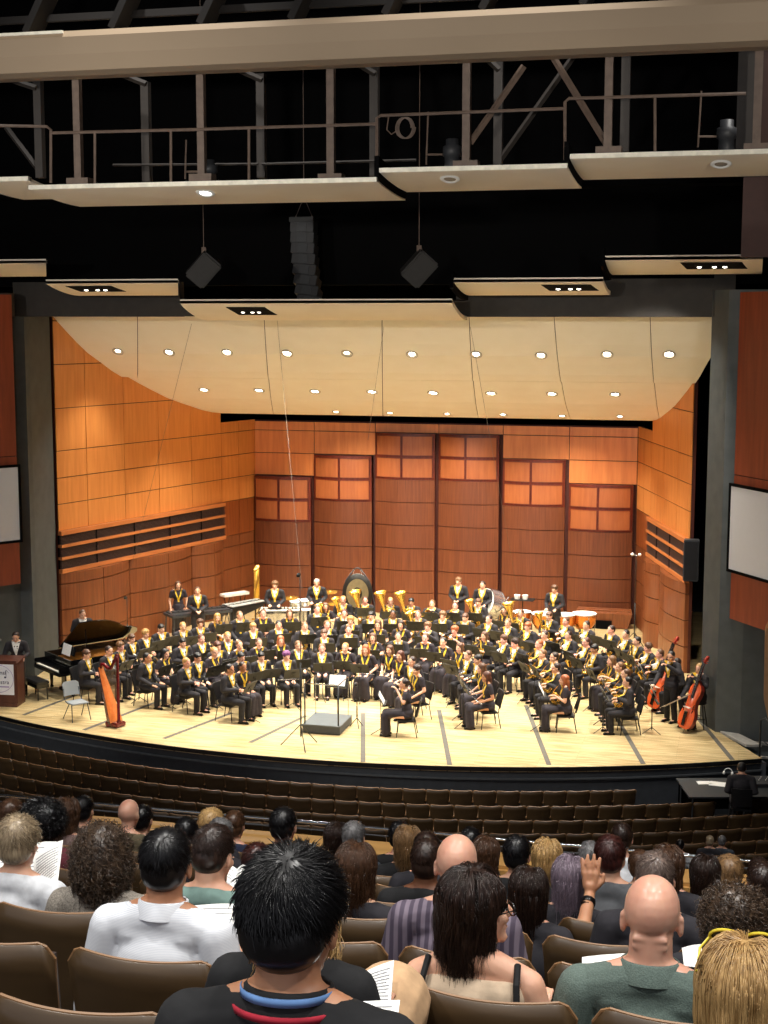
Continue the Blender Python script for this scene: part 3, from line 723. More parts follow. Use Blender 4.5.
def skirt_prims(P):
    if P.stand:
        return [('c', P.pel+V((0, 0, .05)), V((0, 0, .55)), .15, .17), ('c', V((0, 0, .55)), V((0, 0, .14)), .18, .21), ('e', P.pel, (.17, .13, .13))]
    return [('e', P.pel+V((0, 0, -.02)), (.19, .15, .12)), ('c', V((-.07, 0, .52)), P.kne[0]+V((.02, .02, .02)), .105, .095), ('c', V((.07, 0, .52)), P.kne[1]+V((-.02, .02, .02)), .105, .095), ('c', V((0, .1, .50)), V((0, .42, .50)), .10, .10),
            ('c', P.kne[0]+V((0, .03, -.02)), P.ank[0]+V((-.02, .03, 0)), .09, .10), ('c', P.kne[1]+V((0, .03, -.02)), P.ank[1]+V((.02, .03, 0)), .09, .10), ('c', V((0, .45, .45)), V((0, .45, .11)), .09, .10)]
def shoes_mb(P):
    mb = MB()
    for a in P.ank:
        mb.ell(a+V((0, .055, -.055)), (.042, .125, .034), nu=12, nv=8); mb.box(a+V((0, .05, -.083)), (.075, .24, .014)); mb.box(a+V((0, -.05, -.075)), (.06, .06, .03))
    return mb
def front_strip(bvh, path, w, off=.004, n=1):
    """ribbon laid on the chest: path of (x, z) points, width w in x"""
    P = []
    for (x, z) in path:
        row = []
        for dx in (-w/2, w/2):
            h = bvh.ray_cast(V((x+dx, 1.0, z)), V((0, -1, 0)))[0]
            row.append(V((x+dx, (h.y if h else .12)+off, z)))
        P.append(row)
    return P
# skin, hair and cloth colours
SKIN = {k: mat('skin_'+k, c, .5, var=.05, scale=14, col2=c2, sub=.12) for k, c, c2 in (('light', (226, 178, 150), (214, 160, 132)), ('pink', (232, 176, 156), (220, 156, 136)), ('tan', (196, 142, 108), (180, 126, 94)), ('brown', (128, 84, 60), (112, 70, 48)))}
HAIR = {k: mat('hair_'+k, c, .45, var=.2, scale=40, stretch=(1, 1, .25), bump=.5, col2=c2) for k, c, c2 in (('black', (26, 22, 22), (12, 10, 10)), ('dark_brown', (56, 38, 30), (34, 22, 18)), ('brown', (98, 66, 44), (70, 44, 28)), ('light_brown', (128, 92, 58), (94, 64, 40)), ('blond', (190, 148, 86), (150, 110, 60)), ('ginger', (172, 96, 54), (136, 70, 38)), ('auburn', (92, 52, 36), (64, 34, 24)), ('purple', (126, 70, 120), (86, 44, 86)), ('white', (206, 198, 186), (168, 160, 150)), ('grey', (128, 124, 120), (88, 86, 84)), ('lilac', (150, 136, 146), (120, 106, 118)), ('taupe', (120, 100, 88), (92, 74, 64)))}
M_SUIT = mat('suit_black', (44, 41, 46), .85, scale=20, col2=(32, 30, 34)); M_DRESS = mat('dress_black', (48, 41, 48), .85, scale=12, col2=(34, 29, 35))
M_TROU = mat('trousers_black', (38, 36, 40), .85, scale=12, col2=(28, 26, 30)); M_WHITE = mat('shirt_white', (240, 238, 232), .7, var=.02)
M_GOLD = mat('stole_yellow', (240, 206, 60), .55, var=.05, scale=10, col2=(226, 184, 40)); M_SHOE = mat('shoe_black', (16, 16, 18), .25); M_EYE = mat('eye_dark', (30, 24, 22), .3); M_LIP = mat('lips', (176, 92, 84), .5)
def hair_mesh(P, style, g=.012):
    H = P.head; R = P.R
    e = lambda c, r: ('e', H+R @ V(c), r, R)
    if style == 'short': pr = [e((0, -.026, .052), (.085, .098, .092)), e((0, -.045, .0), (.078, .070, .070))]
    elif style == 'fringe': pr = [e((0, -.018, .055), (.088, .102, .092)), e((0, -.045, .0), (.080, .072, .070)), e((0, .055, .078), (.062, .040, .030))]
    elif style == 'curly': pr = [e((0, -.02, .055), (.098, .104, .092))]+[e((.085*math.cos(a)*math.cos(b), -.02+.092*math.sin(a)*math.cos(b), .055+.085*math.sin(b)), (.026, .026, .026)) for b in (.1, .6, 1.1) for a in [k*.7+b*3 for k in range(9)] if not (math.sin(a) > .55 and b < .5)]
    elif style == 'bun': pr = [e((0, -.026, .050), (.084, .097, .091)), e((0, -.045, .0), (.076, .068, .062)), e((0, -.125, .050), (.040, .038, .040))]
    elif style == 'pony': pr = [e((0, -.026, .050), (.084, .097, .091)), e((0, -.045, .0), (.076, .068, .062)), ('c', H+R @ V((0, -.11, .05)), H+V((0, -.16, -.05)), .03, .028), ('c', H+V((0, -.16, -.05)), H+V((0, -.15, -.20)), .028, .012)]
    else:
        pr = [e((0, -.024, .052), (.089, .102, .094)), e((0, -.045, -.02), (.090, .075, .100))]
        for sx in (-1, 1): pr += [('c', H+R @ V((sx*.070, -.01, .03)), H+V((sx*.080, .01, -.14)), .024, .024), ('c', H+V((sx*.080, .01, -.14)), H+V((sx*.085, .015, -.24)), .024, .012)]
        pr += [('c', H+V((-.04, -.08, -.05)), H+V((-.05, -.10, -.25)), .05, .03), ('c', H+V((.04, -.08, -.05)), H+V((.05, -.10, -.25)), .05, .03)]
    return pr
CACHE = {}
def cached(key, fn):
    if key not in CACHE: CACHE[key] = fn()
    return CACHE[key]
def musician_proto(key, P, dress=False, style='short', stole=True, vox=.014):
    """prototype with all its parts; colours are set per copy"""
    r = empty('person')
    b = link('body', cached(('body', key), lambda: blob('body', body_prims(P), .0115, 3, [SKIN['light']])), r)
    if dress:
        t = link('dress_top', cached(('top', key), lambda: blob('dress_top', jacket_prims(P, .012, short=True), vox, 3, [M_DRESS])), r)
        link('skirt', cached(('skirt', key), lambda: blob('skirt', skirt_prims(P), .02, 5, [M_DRESS])), r)
    else:
        t = link('jacket', cached(('jkt', key), lambda: blob('jacket', jacket_prims(P), vox, 3, [M_SUIT])), r)
        link('trousers', cached(('trs', key), lambda: blob('trousers', trouser_prims(P), vox, 3, [M_TROU])), r)
    def bv():
        return BVHTree.FromPolygons([v.co.copy() for v in t.data.vertices], [tuple(p.vertices) for p in t.data.polygons])
    bvh = cached(('bvh', key, dress), bv)
    z1 = P.nek.z+.015; z0 = P.z+.24
    def shirt():
        mb = MB(); n = 7
        for k in range(n):
            za = z1-(z1-z0)*k/n; zb = z1-(z1-z0)*(k+1)/n; wa = .085*(1-k/n)+.016; wb_ = .085*(1-(k+1)/n)+.016
            def pt(x, z):
                h = bvh.ray_cast(V((x, 1, z)), V((0, -1, 0)))[0]; return V((x, (h.y if h else .1)+.004, z))
            mb.grid([[pt(-wa, za), pt(0, za), pt(wa, za)], [pt(-wb_, zb), pt(0, zb), pt(wb_, zb)]], (0, -.003, 0))
        # collar and bow tie
        y = pt(0, z1-.02).y; mb.box((-.022, y+.008, z1-.015), (.036, .014, .026)); mb.box((.022, y+.008, z1-.015), (.036, .014, .026))
        return mb.mesh('shirt_front', [M_WHITE])
    if not dress: link('shirt_front', cached(('sh', key), shirt), r)
    def st():
        mb = MB(); 
        for sx in (-1, 1):
            pa = [(sx*.095, z1+.025), (sx*.082, z1-.05), (sx*.062, z1-.13), (sx*.036, z1-.21), (sx*.012, z1-.28), (sx*.010, z1-.33)]
            mb.grid(front_strip(bvh, pa, .040, .009), (0, -.004, 0))
        h = bvh.ray_cast(V((0, 1, z1-.35)), V((0, -1, 0)))[0]; yy = (h.y if h else .12)+.012
        mb.box((0, yy, z1-.355), (.05, .008, .05))
        return mb.mesh('yellow_stole', [M_GOLD])
    if stole: link('yellow_stole', cached(('st', key, dress), st), r)
    link('hair', cached(('hair', key, style), lambda: blob('hair', hair_mesh(P, style), .012, 2, [HAIR['brown']])), r)
    def eyes():
        mb = MB()
        for sx in (-1, 1): mb.ell(P.head+P.R @ V((sx*.031, .081, .008)), (.012, .008, .006), P.R, 8, 6)
        return mb.mesh('eyes', [M_EYE])
    link('eyes', cached(('eyes', key), eyes), r)
    mb = MB(); mb.cap(P.head+P.R @ V((-.016, .095, -.057)), P.head+P.R @ V((.016, .095, -.057)), .005, .005, 6)
    link('mouth', cached(('mouth', key), lambda: mb.mesh('mouth', [M_LIP])), r)
    link('shoes', cached(('shoes', key), lambda: shoes_mb(P).mesh('shoes', [M_SHOE])), r)
    return register(r)
POSES = {}
for nm, a in (('lap', 'lap'), ('knees', 'knees'), ('low', 'low'), ('clar', 'clar'), ('flute', 'flute'), ('trump', 'trump'), ('horn', 'horn')):
    for fem in (False, True):
        hd = {'lap': (.12, 0, 0), 'knees': (.02, .12, 0), 'low': (.10, -.1, 0)}.get(nm, (.03, 0, 0))
        POSES[nm, fem] = Pose(False, .06, hd, a, fem, .10 if fem else .13)
PROTO = {}
def person_at(pose, fem, style, loc, rz, sc, skin, hair, stole=True, P=None, key=None, dress=None):
    P = P or POSES[pose, fem]; key = key or (pose, fem); dress = fem if dress is None else dress
    k = (key, style, stole, dress)
    if k not in PROTO:
        o = musician_proto(key, P, dress, style, stole); PROTO[k] = o
    else: o = copy_tree(PROTO[k])
    o.location = loc; o.rotation_euler = (0, 0, rz); o.scale = (sc, sc, sc)
    for c in [c for c in COLKIDS(o)]:
        if c.name.startswith('body'): paint(c, SKIN[skin])
        elif c.name.startswith('hair'): paint(c, HAIR[hair])
    return o
def COLKIDS(o): return list(o.children)
# ================================================================== FURNITURE AND INSTRUMENTS (prototypes)
M_CHR = mat('chair_black', (24, 24, 27), .5); M_LEGM = mat('chair_leg_dark', (40, 40, 42), .35, .6)
M_SILV = mat('silver', (214, 216, 220), .22, .9, var=.03); M_BRASS = mat('brass', (232, 186, 84), .24, .85, var=.04); M_STAND = mat('stand_black', (22, 24, 24), .5)
M_EBON = mat('ebony', (18, 16, 16), .25); M_PAPER = mat('paper', (246, 246, 242), .8, var=.01); M_CHROME = mat('chrome', (190, 194, 198), .15, .95)
M_COPPER = mat('copper_bowl', (206, 128, 58), .25, .8, var=.05); M_SKINW = mat('drum_skin', (242, 240, 232), .6, var=.01); M_CHAR = mat('charcoal', (52, 54, 58), .5)
def legtube(root, a, b, r=.012, m=None, name='leg'):
    mb = MB(); mb.tube([a, b], r, 6); return mb.build(name, m or M_LEGM, root)
def make_chair():
    r = empty('orchestra_chair')
    mb = MB(); mb.box((0, .02, .395), (.43, .42, .045), bev=.02); mb.build('seat', M_CHR, r)
    mb = MB(); P = [[V((-.21+.42*j/6, -.215-.03*(1-((j-3)/3)**2)-.10*k/4, .50+.40*k/4)) for j in range(7)] for k in range(5)]; mb.grid(P, (0, -.025, .003)); mb.build('backrest', M_CHR, r)
    for sx in (-1, 1):
        legtube(r, (sx*.20, .20, .385), (sx*.215, .24, 0)); legtube(r, (sx*.20, -.18, .385), (sx*.215, -.25, 0))
        mb = MB(); mb.tube([(sx*.205, -.19, .385), (sx*.215, -.20, .50), (sx*.20, -.32, .86)], .011, 6); mb.build('back_frame', M_LEGM, r)
    return register(r)
def make_stand(h=1.02, tilt=.45):
    r = empty('music_stand')
    R = Matrix.Rotation(-tilt, 3, 'X')
    mb = MB(); mb.box((0, 0, h), (.50, .012, .34), None)
    mb = MB(); mb.box((0, 0, 0), (.50, .010, .34)); mb.box((0, -.03, -.165), (.50, .06, .008)); mb.box((0, .012, 0), (.10, .014, .10))
    vs = [R @ V(v)+V((0, 0, h)) for v in mb.v]; mb.v = [tuple(v) for v in vs]; mb.build('desk', M_STAND, r)
    mb = MB(); mb.tube([(0, .02, h-.02), (0, .01, .55)], .009, 6); mb.tube([(0, .01, .60), (0, .01, .10)], .013, 6); mb.build('pole', M_STAND, r)
    for k in range(3):
        a = math.pi/2+k*2*math.pi/3+.3; legtube(r, (0, .01, .16), (.25*math.cos(a), .01+.25*math.sin(a), .008), .009, M_STAND)
    return register(r)
def sheet_on_stand(h=1.02, tilt=.45):
    R = Matrix.Rotation(-tilt, 3, 'X'); mb = MB()
    mb.box((-.105, -.012, 0), (.205, .003, .29)); mb.box((.108, -.013, .004), (.205, .003, .29), Matrix.Rotation(.04, 3, 'Y'))
    mb.mi = 1
    for k in range(7): mb.box((-.105, -.0145, .11-.035*k), (.16, .001, .006)); mb.box((.108, -.0155, .11-.035*k), (.16, .001, .006))
    mb.v = [tuple(R @ V(v)+V((0, 0, h))) for v in mb.v]; return mb.mesh('sheet_music', [M_PAPER, mat('ink_grey', (90, 90, 96), .8)])
def bell(mb, c, d, r0, r1, L, n=20, k=2.6):
    """flaring bell from throat c along d"""
    d = V(d).normalized(); q = V((0, 0, 1)).rotation_difference(d).to_matrix()
    prof = [(r0+(r1-r0)*(t/8)**k, L*t/8) for t in range(9)]; prof += [(r1*.96, L-.004)]+[(max(.003, r0*.8+(r1*.94-r0*.8)*(t/8)**k), L*t/8) for t in range(7, -1, -1)]
    mb.lathe(prof, n, q, c)
def arcpts(c, r, a0, a1, u, w, n=14):
    u = V(u); w = V(w); return [V(c)+u*(r*math.cos(a0+(a1-a0)*k/n))+w*(r*math.sin(a0+(a1-a0)*k/n)) for k in range(n+1)]
def inst(kind):
    r = empty(kind[0])
    n = kind[0]
    if n == 'clarinet':
        a, b = (V((0, .20, 1.06)), V((.02, .34, .52))) if kind[1] == 'low' else (V((0, .13, 1.17)), V((0, .40, .62)))
        d = (b-a).normalized(); mb = MB(); mb.tube([a, a+d*.06, a+d*.07, b], [.006, .011, .013, .014], 8); mb.build('tube', M_EBON, r)
        mb = MB(); bell(mb, b, d, .015, .036, .10, 12); mb.build('bell', M_EBON, r)
        mb = MB(); 
        for k in range(7): p = a+d*(.14+.06*k); mb.ell(p+V((.0, .016, .004)), (.011, .008, .011), nu=8, nv=6)
        for f in (.10, .30, .52): p = a+d*(b-a).length*f; mb.tube([p, p+d*.012], .0165, 10)
        mb.build('keys', M_SILV, r)
    elif n == 'flute':
        a, b = (V((-.30, .27, .66)), V((.36, .36, .72))) if kind[1] != 'play' else (V((-.06, .15, 1.17)), V((.58, .10, 1.12)))
        d = (b-a).normalized(); mb = MB(); mb.tube([a, b], .0105, 8); mb.build('tube', M_SILV, r)
        mb = MB(); 
        for k in range(8): mb.ell(a+d*(.22+.045*k)+V((0, 0, .013)), (.010, .010, .006), nu=8, nv=6)
        mb.build('keys', M_CHROME, r)
    elif n == 'saxophone':
        pts = [(0, .17, 1.10), (0, .24, 1.14), (.03, .30, 1.08), (.07, .34, .80), (.10, .36, .56), (.12, .39, .49), (.145, .44, .50), (.155, .46, .58)]
        mb = MB(); mb.tube(pts, [.006, .009, .012, .022, .032, .037, .040, .042], 12); mb.build('tube', M_BRASS, r)
        mb = MB(); bell(mb, (.155, .46, .57), (.05, .35, 1), .042, .085, .22, 16, 2); mb.build('bell', M_BRASS, r)
        mb = MB()
        for k in range(7): mb.ell((.035+.010*k, .335+.005*k, 1.02-.065*k), (.016, .016, .010), nu=8, nv=6)
        mb.tube([(.06, .36, .98), (.115, .385, .60)], .004, 5); mb.build('keys', M_SILV, r)
    elif n == 'trumpet':
        z = .78 if kind[1] != 'play' else 1.14; y = .22 if kind[1] != 'play' else .14; dz = -.25 if kind[1] != 'play' else .02
        D = V((0, .48, dz)).normalized(); A = V((0, y, z)); S = D.cross(V((1, 0, 0))).normalized()*-1
        mb = MB(); mb.tube([A, A+D*.36], .006, 8); mb.tube([A+D*.36]+arcpts(A+D*.36-S*.045, .045, math.pi/2, -math.pi/2, D, S, 8)[0:]+[A+D*.10-S*.09], .006, 8)
        mb.tube(arcpts(A+D*.10-S*.045, .045, -math.pi/2, -3*math.pi/2, D, S, 8), .006, 8)
        mb.ell(A, (.012, .012, .012), nu=8, nv=6); mb.build('tubing', M_BRASS, r)
        mb = MB(); bell(mb, A+D*.26, D, .008, .062, .22, 16, 3.2); mb.build('bell', M_BRASS, r)
        mb = MB(); 
        for k in range(3): c = A+D*(.17+.03*k)-S*.045; mb.tube([c-S*.06, c+S*.07], .011, 8)
        mb.build('valves', M_SILV, r)
    elif n == 'french_horn':
        c = V((.06, .27, .78)); u = V((.55, .5, 0)).normalized(); w = V((0, 0, 1)); mb = MB()
        for rr, o in ((.145, 0), (.125, .02), (.10, -.015), (.085, .015)): mb.tube(arcpts(c+V((.02, -.02, 0))*o*30, rr, 0, 2*math.pi-.2, u, w, 26), .012 if rr > .11 else .008, 8)
        mb.tube([c+u*.14+w*.02, c+u*.02+w*.22, c-u*.10+w*.34], [.008, .006, .005], 6); mb.build('tubing', M_BRASS, r)
        mb = MB(); bell(mb, c+u*.06-w*.10, V((.45, -.25, -.62)), .03, .155, .24, 20, 2.4); mb.build('bell', M_BRASS, r)
        mb = MB()
        for k in range(3): mb.tube([c+u*(.03*k-.03)+V((-.03, .03, .05)), c+u*(.03*k-.03)+V((.01, -.01, .05))], .016, 8)
        mb.build('valves', M_SILV, r)
    elif n == 'trombone':
        A = V((.02, .15, 1.15)) if kind[1] == 'play' else V((.02, .24, 1.0)); D = V((.05, 1, -.12)).normalized() if kind[1] == 'play' else V((.0, .35, -.9)).normalized()
        S = V((1, 0, 0)); mb = MB()
        mb.tube([A, A+D*.78]+arcpts(A+D*.78+S*.045, .045, -math.pi/2, math.pi/2, D, S, 8)+[A+S*.09+D*.1], .0075, 8); mb.build('slide', M_SILV if False else M_BRASS, r)
        mb = MB(); mb.tube([A+S*.09+D*.12, A+S*.09-D*.20]+arcpts(A+S*.03-D*.20, .06, math.pi/2, 3*math.pi/2, D, S, 8)+[A-S*.03+D*.10], .009, 8); mb.build('tubing', M_BRASS, r)
        mb = MB(); bell(mb, A-S*.03+D*.05, D, .010, .10, .36, 18, 3.2); mb.build('bell', M_BRASS, r)
    else:  # euphonium / tuba
        s = 1.0 if n == 'tuba' else .72
        c = V((.03, .24, .78)); mb = MB(); u = V((1, 0, 0)); w = V((0, 0, 1))
        for rr, hh, tr, oy in ((.155, .26, .045, 0), (.12, .20, .030, .05), (.09, .15, .020, .085)):
            rr *= s; hh *= s
            p = [c+V((rr, oy, hh))]+arcpts(c+V((0, oy, -hh)), rr, 0, -math.pi, u, w, 12)+[c+V((-rr, oy, hh))]+(arcpts(c+V((0, oy, hh)), rr, math.pi, 0, u, w, 12)[1:-2] if oy else [])
            mb.tube(p, tr*s, 10)
        mb.tube([c+V((-.155*s, 0, .26*s)), c+V((-.12*s, -.06, .38*s)), V((0, .13, 1.15))], [.02, .012, .007], 8); mb.build('tubing', M_BRASS, r)
        mb = MB(); bell(mb, c+V((.155*s, 0, .22*s)), V((.22, .05, 1)), .046*s, .21*s, .62*s, 24, 2.6); mb.build('bell', M_BRASS, r)
        mb = MB(); 
        for k in range(3): mb.tube([c+V((-.04+.045*k, .10*s+.02, -.08)), c+V((-.04+.045*k, .10*s+.02, .14))], .018*s, 8)
        mb.build('valves', M_SILV, r)
    return register(r)
INSTP = {}
INAME = {'cl': ('clarinet', 'low'), 'clp': ('clarinet', 'play'), 'fl': ('flute', 'lap'), 'flp': ('flute', 'play'), 'sx': ('saxophone', ''), 'tp': ('trumpet', ''), 'tpp': ('trumpet', 'play'), 'hn': ('french_horn', ''), 'tb': ('trombone', ''), 'tbp': ('trombone', 'play'), 'eu': ('euphonium', ''), 'tu': ('tuba', '')}
IPOSE = {'cl': 'low', 'clp': 'clar', 'fl': 'lap', 'flp': 'flute', 'sx': 'clar', 'tp': 'low', 'tpp': 'trump', 'hn': 'horn', 'tb': 'low', 'tbp': 'trump', 'eu': 'horn', 'tu': 'horn', '': 'lap', 'k': 'knees'}
IWORD = {'clarinet': 'black clarinet', 'flute': 'silver flute', 'saxophone': 'brass saxophone', 'trumpet': 'brass trumpet', 'french_horn': 'coiled brass french horn', 'trombone': 'brass trombone', 'euphonium': 'brass euphonium', 'tuba': 'large brass tuba'}
# ================================================================== THE BAND
# head pixel x, y, sex, hair, style, instrument, skin, stand?
m_, f_ = False, True
BAND = [
 [(229.4, 670, m_, 'black', 'short', 'cl', 'tan', 1), (239.5, 667, f_, 'dark_brown', 'pony', 'fl', 'tan', 0), (246, 658, m_, 'black', 'fringe', 'cl', 'light', 1), (259.7, 657, m_, 'black', 'fringe', '', 'light', 1), (280, 656, m_, 'purple', 'curly', 'fl', 'light', 1), (297.7, 646, m_, 'light_brown', 'short', '', 'light', 1), (323.4, 649, m_, 'light_brown', 'short', '', 'pink', 2), (345.8, 648, f_, 'blond', 'bun', 'cl', 'light', 2), (367.7, 650, f_, 'ginger', 'long', 'fl', 'light', 2), (388.2, 650, f_, 'brown', 'long', 'fl', 'light', 0), (401.8, 656, f_, 'auburn', 'long', 'fl', 'light', 0), (413.8, 662, m_, 'dark_brown', 'short', 'fl', 'light', 0), (418.8, 670.5, f_, 'dark_brown', 'curly', '', 'light', 0), (407, 685, f_, 'dark_brown', 'pony', 'flp', 'light', 1)],
 [(184.6, 663.5, m_, 'blond', 'short', 'cl', 'pink', 0), (196, 658, m_, 'black', 'fringe', '', 'light', 1), (213, 652.5, f_, 'blond', 'bun', 'cl', 'light', 1), (223, 647, m_, 'auburn', 'fringe', 'cl', 'light', 1), (236.7, 645.5, f_, 'light_brown', 'bun', 'fl', 'light', 1), (255.8, 643, f_, 'brown', 'bun', '', 'light', 1), (277, 640.5, f_, 'ginger', 'long', 'cl', 'light', 1), (324, 634, m_, 'brown', 'fringe', 'cl', 'pink', 1), (348.5, 630.5, m_, 'brown', 'short', 'sx', 'pink', 1), (373, 638, f_, 'brown', 'long', 'sx', 'light', 1), (398.6, 637, m_, 'dark_brown', 'short', 'clp', 'light', 1), (425.7, 638.5, f_, 'brown', 'bun', 'cl', 'pink', 1), (444, 642.5, f_, 'black', 'bun', 'cl', 'light', 1), (461, 648, f_, 'brown', 'long', 'cl', 'light', 1), (470.2, 656, m_, 'brown', 'short', 'cl', 'light', 1), (479.6, 660, m_, 'black', 'fringe', 'cl', 'light', 0), (484, 669, f_, 'brown', 'long', 'fl', 'light', 1), (489, 677.5, f_, 'auburn', 'long', 'fl', 'tan', 1)],
 [(145.7, 658.5, m_, 'black', 'short', '', 'tan', 1), (163.2, 654, f_, 'black', 'long', 'fl', 'light', 1), (182, 643, m_, 'black', 'fringe', 'cl', 'light', 1), (199.6, 639.5, m_, 'auburn', 'short', 'tp', 'pink', 1), (227, 637, m_, 'blond', 'short', 'tp', 'light', 0), (252.4, 627.5, m_, 'blond', 'fringe', 'tp', 'light', 1), (278, 625.5, m_, 'black', 'short', 'tp', 'light', 1), (304.4, 627, m_, 'light_brown', 'short', 'hn', 'light', 1), (326.6, 625.5, m_, 'light_brown', 'short', '', 'pink', 1), (350.5, 621, m_, 'blond', 'curly', 'tp', 'light', 1), (378.7, 625, f_, 'brown', 'long', 'tp', 'light', 1), (401, 625, f_, 'dark_brown', 'long', '', 'light', 1), (428.3, 627, m_, 'light_brown', 'curly', 'tpp', 'pink', 1), (455.5, 631, f_, 'ginger', 'curly', 'tpp', 'pink', 1), (486.8, 636.5, f_, 'brown', 'long', 'hn', 'light', 1), (505.5, 640, m_, 'brown', 'curly', 'clp', 'pink', 1), (519.8, 644, m_, 'dark_brown', 'curly', 'cl', 'pink', 1), (536.5, 645, m_, 'ginger', 'short', 'hn', 'pink', 1), (545.8, 655, m_, 'light_brown', 'short', 'hn', 'light', 1), (555, 658, m_, 'dark_brown', 'short', 'hn', 'light', 1), (558.3, 669, m_, 'dark_brown', 'short', 'hn', 'light', 0), (566.7, 681, f_, 'ginger', 'long', 'hn', 'light', 1)],
 [(85.3, 655, m_, 'brown', 'fringe', 'cl', 'light', 0), (106.8, 651.5, m_, 'dark_brown', 'short', 'cl', 'light', 1), (118, 647, m_, 'light_brown', 'curly', 'cl', 'pink', 0), (130, 639, m_, 'brown', 'fringe', 'tp', 'light', 1), (144, 634.5, m_, 'blond', 'curly', 'tp', 'light', 1), (161.5, 629, m_, 'black', 'fringe', 'tp', 'light', 1), (181.5, 627, m_, 'blond', 'short', 'tb', 'light', 1), (198.5, 624, m_, 'brown', 'curly', 'tb', 'light', 1), (216.8, 618, f_, 'blond', 'long', 'tb', 'light', 1), (239.4, 616, m_, 'light_brown', 'short', '', 'light', 1), (262.8, 614, f_, 'brown', 'bun', 'tp', 'pink', 1), (289.4, 614, f_, 'brown', 'long', 'hn', 'light', 1), (317.2, 610, m_, 'dark_brown', 'short', '', 'pink', 1), (344.3, 614, m_, 'auburn', 'short', 'tb', 'pink', 1), (371.4, 616, m_, 'black', 'fringe', 'tb', 'light', 1), (393.4, 615, m_, 'black', 'short', 'tb', 'brown', 1), (418, 615, m_, 'light_brown', 'short', 'eu', 'pink', 1), (443, 616, m_, 'light_brown', 'curly', 'tp', 'light', 1), (466, 618, m_, 'brown', 'fringe', 'tp', 'light', 1), (490, 620, m_, 'dark_brown', 'short', 'hn', 'pink', 1), (509, 623.5, m_, 'light_brown', 'short', 'hn', 'light', 1), (529, 627, m_, 'ginger', 'fringe', 'hn', 'light', 1), (548, 636, m_, 'dark_brown', 'short', 'sx', 'light', 1), (567.8, 636, m_, 'dark_brown', 'short', 'sx', 'light', 1), (588, 643, m_, 'auburn', 'short', 'sx', 'pink', 1), (596.5, 649.5, m_, 'black', 'fringe', 'tb', 'tan', 1), (613.7, 661.5, f_, 'light_brown', 'long', 'hn', 'light', 1), (622, 668, m_, 'light_brown', 'short', 'hn', 'light', 0), (628.5, 675, m_, 'brown', 'short', 'hn', 'light', 1), (630, 683, m_, 'black', 'short', 'hn', 'light', 1)],
 [(324.5, 607, f_, 'brown', 'long', 'eu', 'light', 0), (343.2, 600.5, m_, 'blond', 'short', 'eu', 'pink', 0), (365, 601, m_, 'brown', 'short', 'tu', 'pink', 1), (391.9, 602, m_, 'blond', 'short', 'tu', 'light', 1), (410, 602.5, m_, 'black', 'fringe', 'tu', 'tan', 1), (432.6, 604.5, m_, 'light_brown', 'short', 'tbp', 'light', 1), (455.5, 606.5, m_, 'brown', 'short', 'tbp', 'pink', 1), (479, 603, m_, 'brown', 'fringe', 'eu', 'light', 1), (506.5, 610.5, f_, 'black', 'long', 'tb', 'light', 1), (521.5, 614, m_, 'brown', 'short', 'tu', 'light', 1), (550, 616.5, m_, 'brown', 'fringe', 'eu', 'light', 0), (567.2, 622, m_, 'brown', 'short', 'sx', 'pink', 0), (587.6, 626, m_, 'dark_brown', 'short', 'sx', 'light', 1), (613, 630.5, m_, 'dark_brown', 'short', 'tp', 'pink', 1), (627.2, 635, m_, 'black', 'short', 'sx', 'light', 1), (639, 642, m_, 'black', 'short', 'tb', 'light', 1), (650, 648.5, m_, 'brown', 'curly', 'sx', 'pink', 1), (661.7, 655, m_, 'brown', 'short', 'sx', 'pink', 0), (679, 664, m_, 'dark_brown', 'short', '', 'light', 0)]]
POD = np.array([0.45, -5.2])
pp = []
for ri, row in enumerate(BAND):
    for pi, q in enumerate(row):
        P = at_z(q[0], q[1], 1.24); pp.append([P[0], P[1], ri, pi])
xy = np.array([[a[0], a[1]] for a in pp])
for it in range(60):
    mv = np.zeros_like(xy)
    for i in range(len(xy)):
        d = xy-xy[i]; L = np.hypot(d[:, 0], d[:, 1]); vd = xy[i]-CAM[:2]; vd /= np.hypot(*vd)
        for j in np.where((L < .66) & (L > 1e-6))[0]:
            w = (.66-L[j])*.5*d[j]/L[j]; al = (w@vd)*vd; mv[i] -= al*.9+(w-al)*.35
    xy += mv
    if abs(mv).max() < .004: break
chair0 = make_chair(); stand0 = make_stand(); sheet_me = sheet_on_stand(); used_c = used_s = False
ROWN = ['innermost', 'second', 'third', 'fourth', 'back']
HW = {'dark_brown': 'dark brown', 'light_brown': 'light brown'}
rows_idx = {}
for k, a in enumerate(pp): rows_idx.setdefault(a[2], []).append(k)
for ri in rows_idx: rows_idx[ri].sort(key=lambda k: px_of((xy[k][0], xy[k][1], 1.2))[0])
stands = []
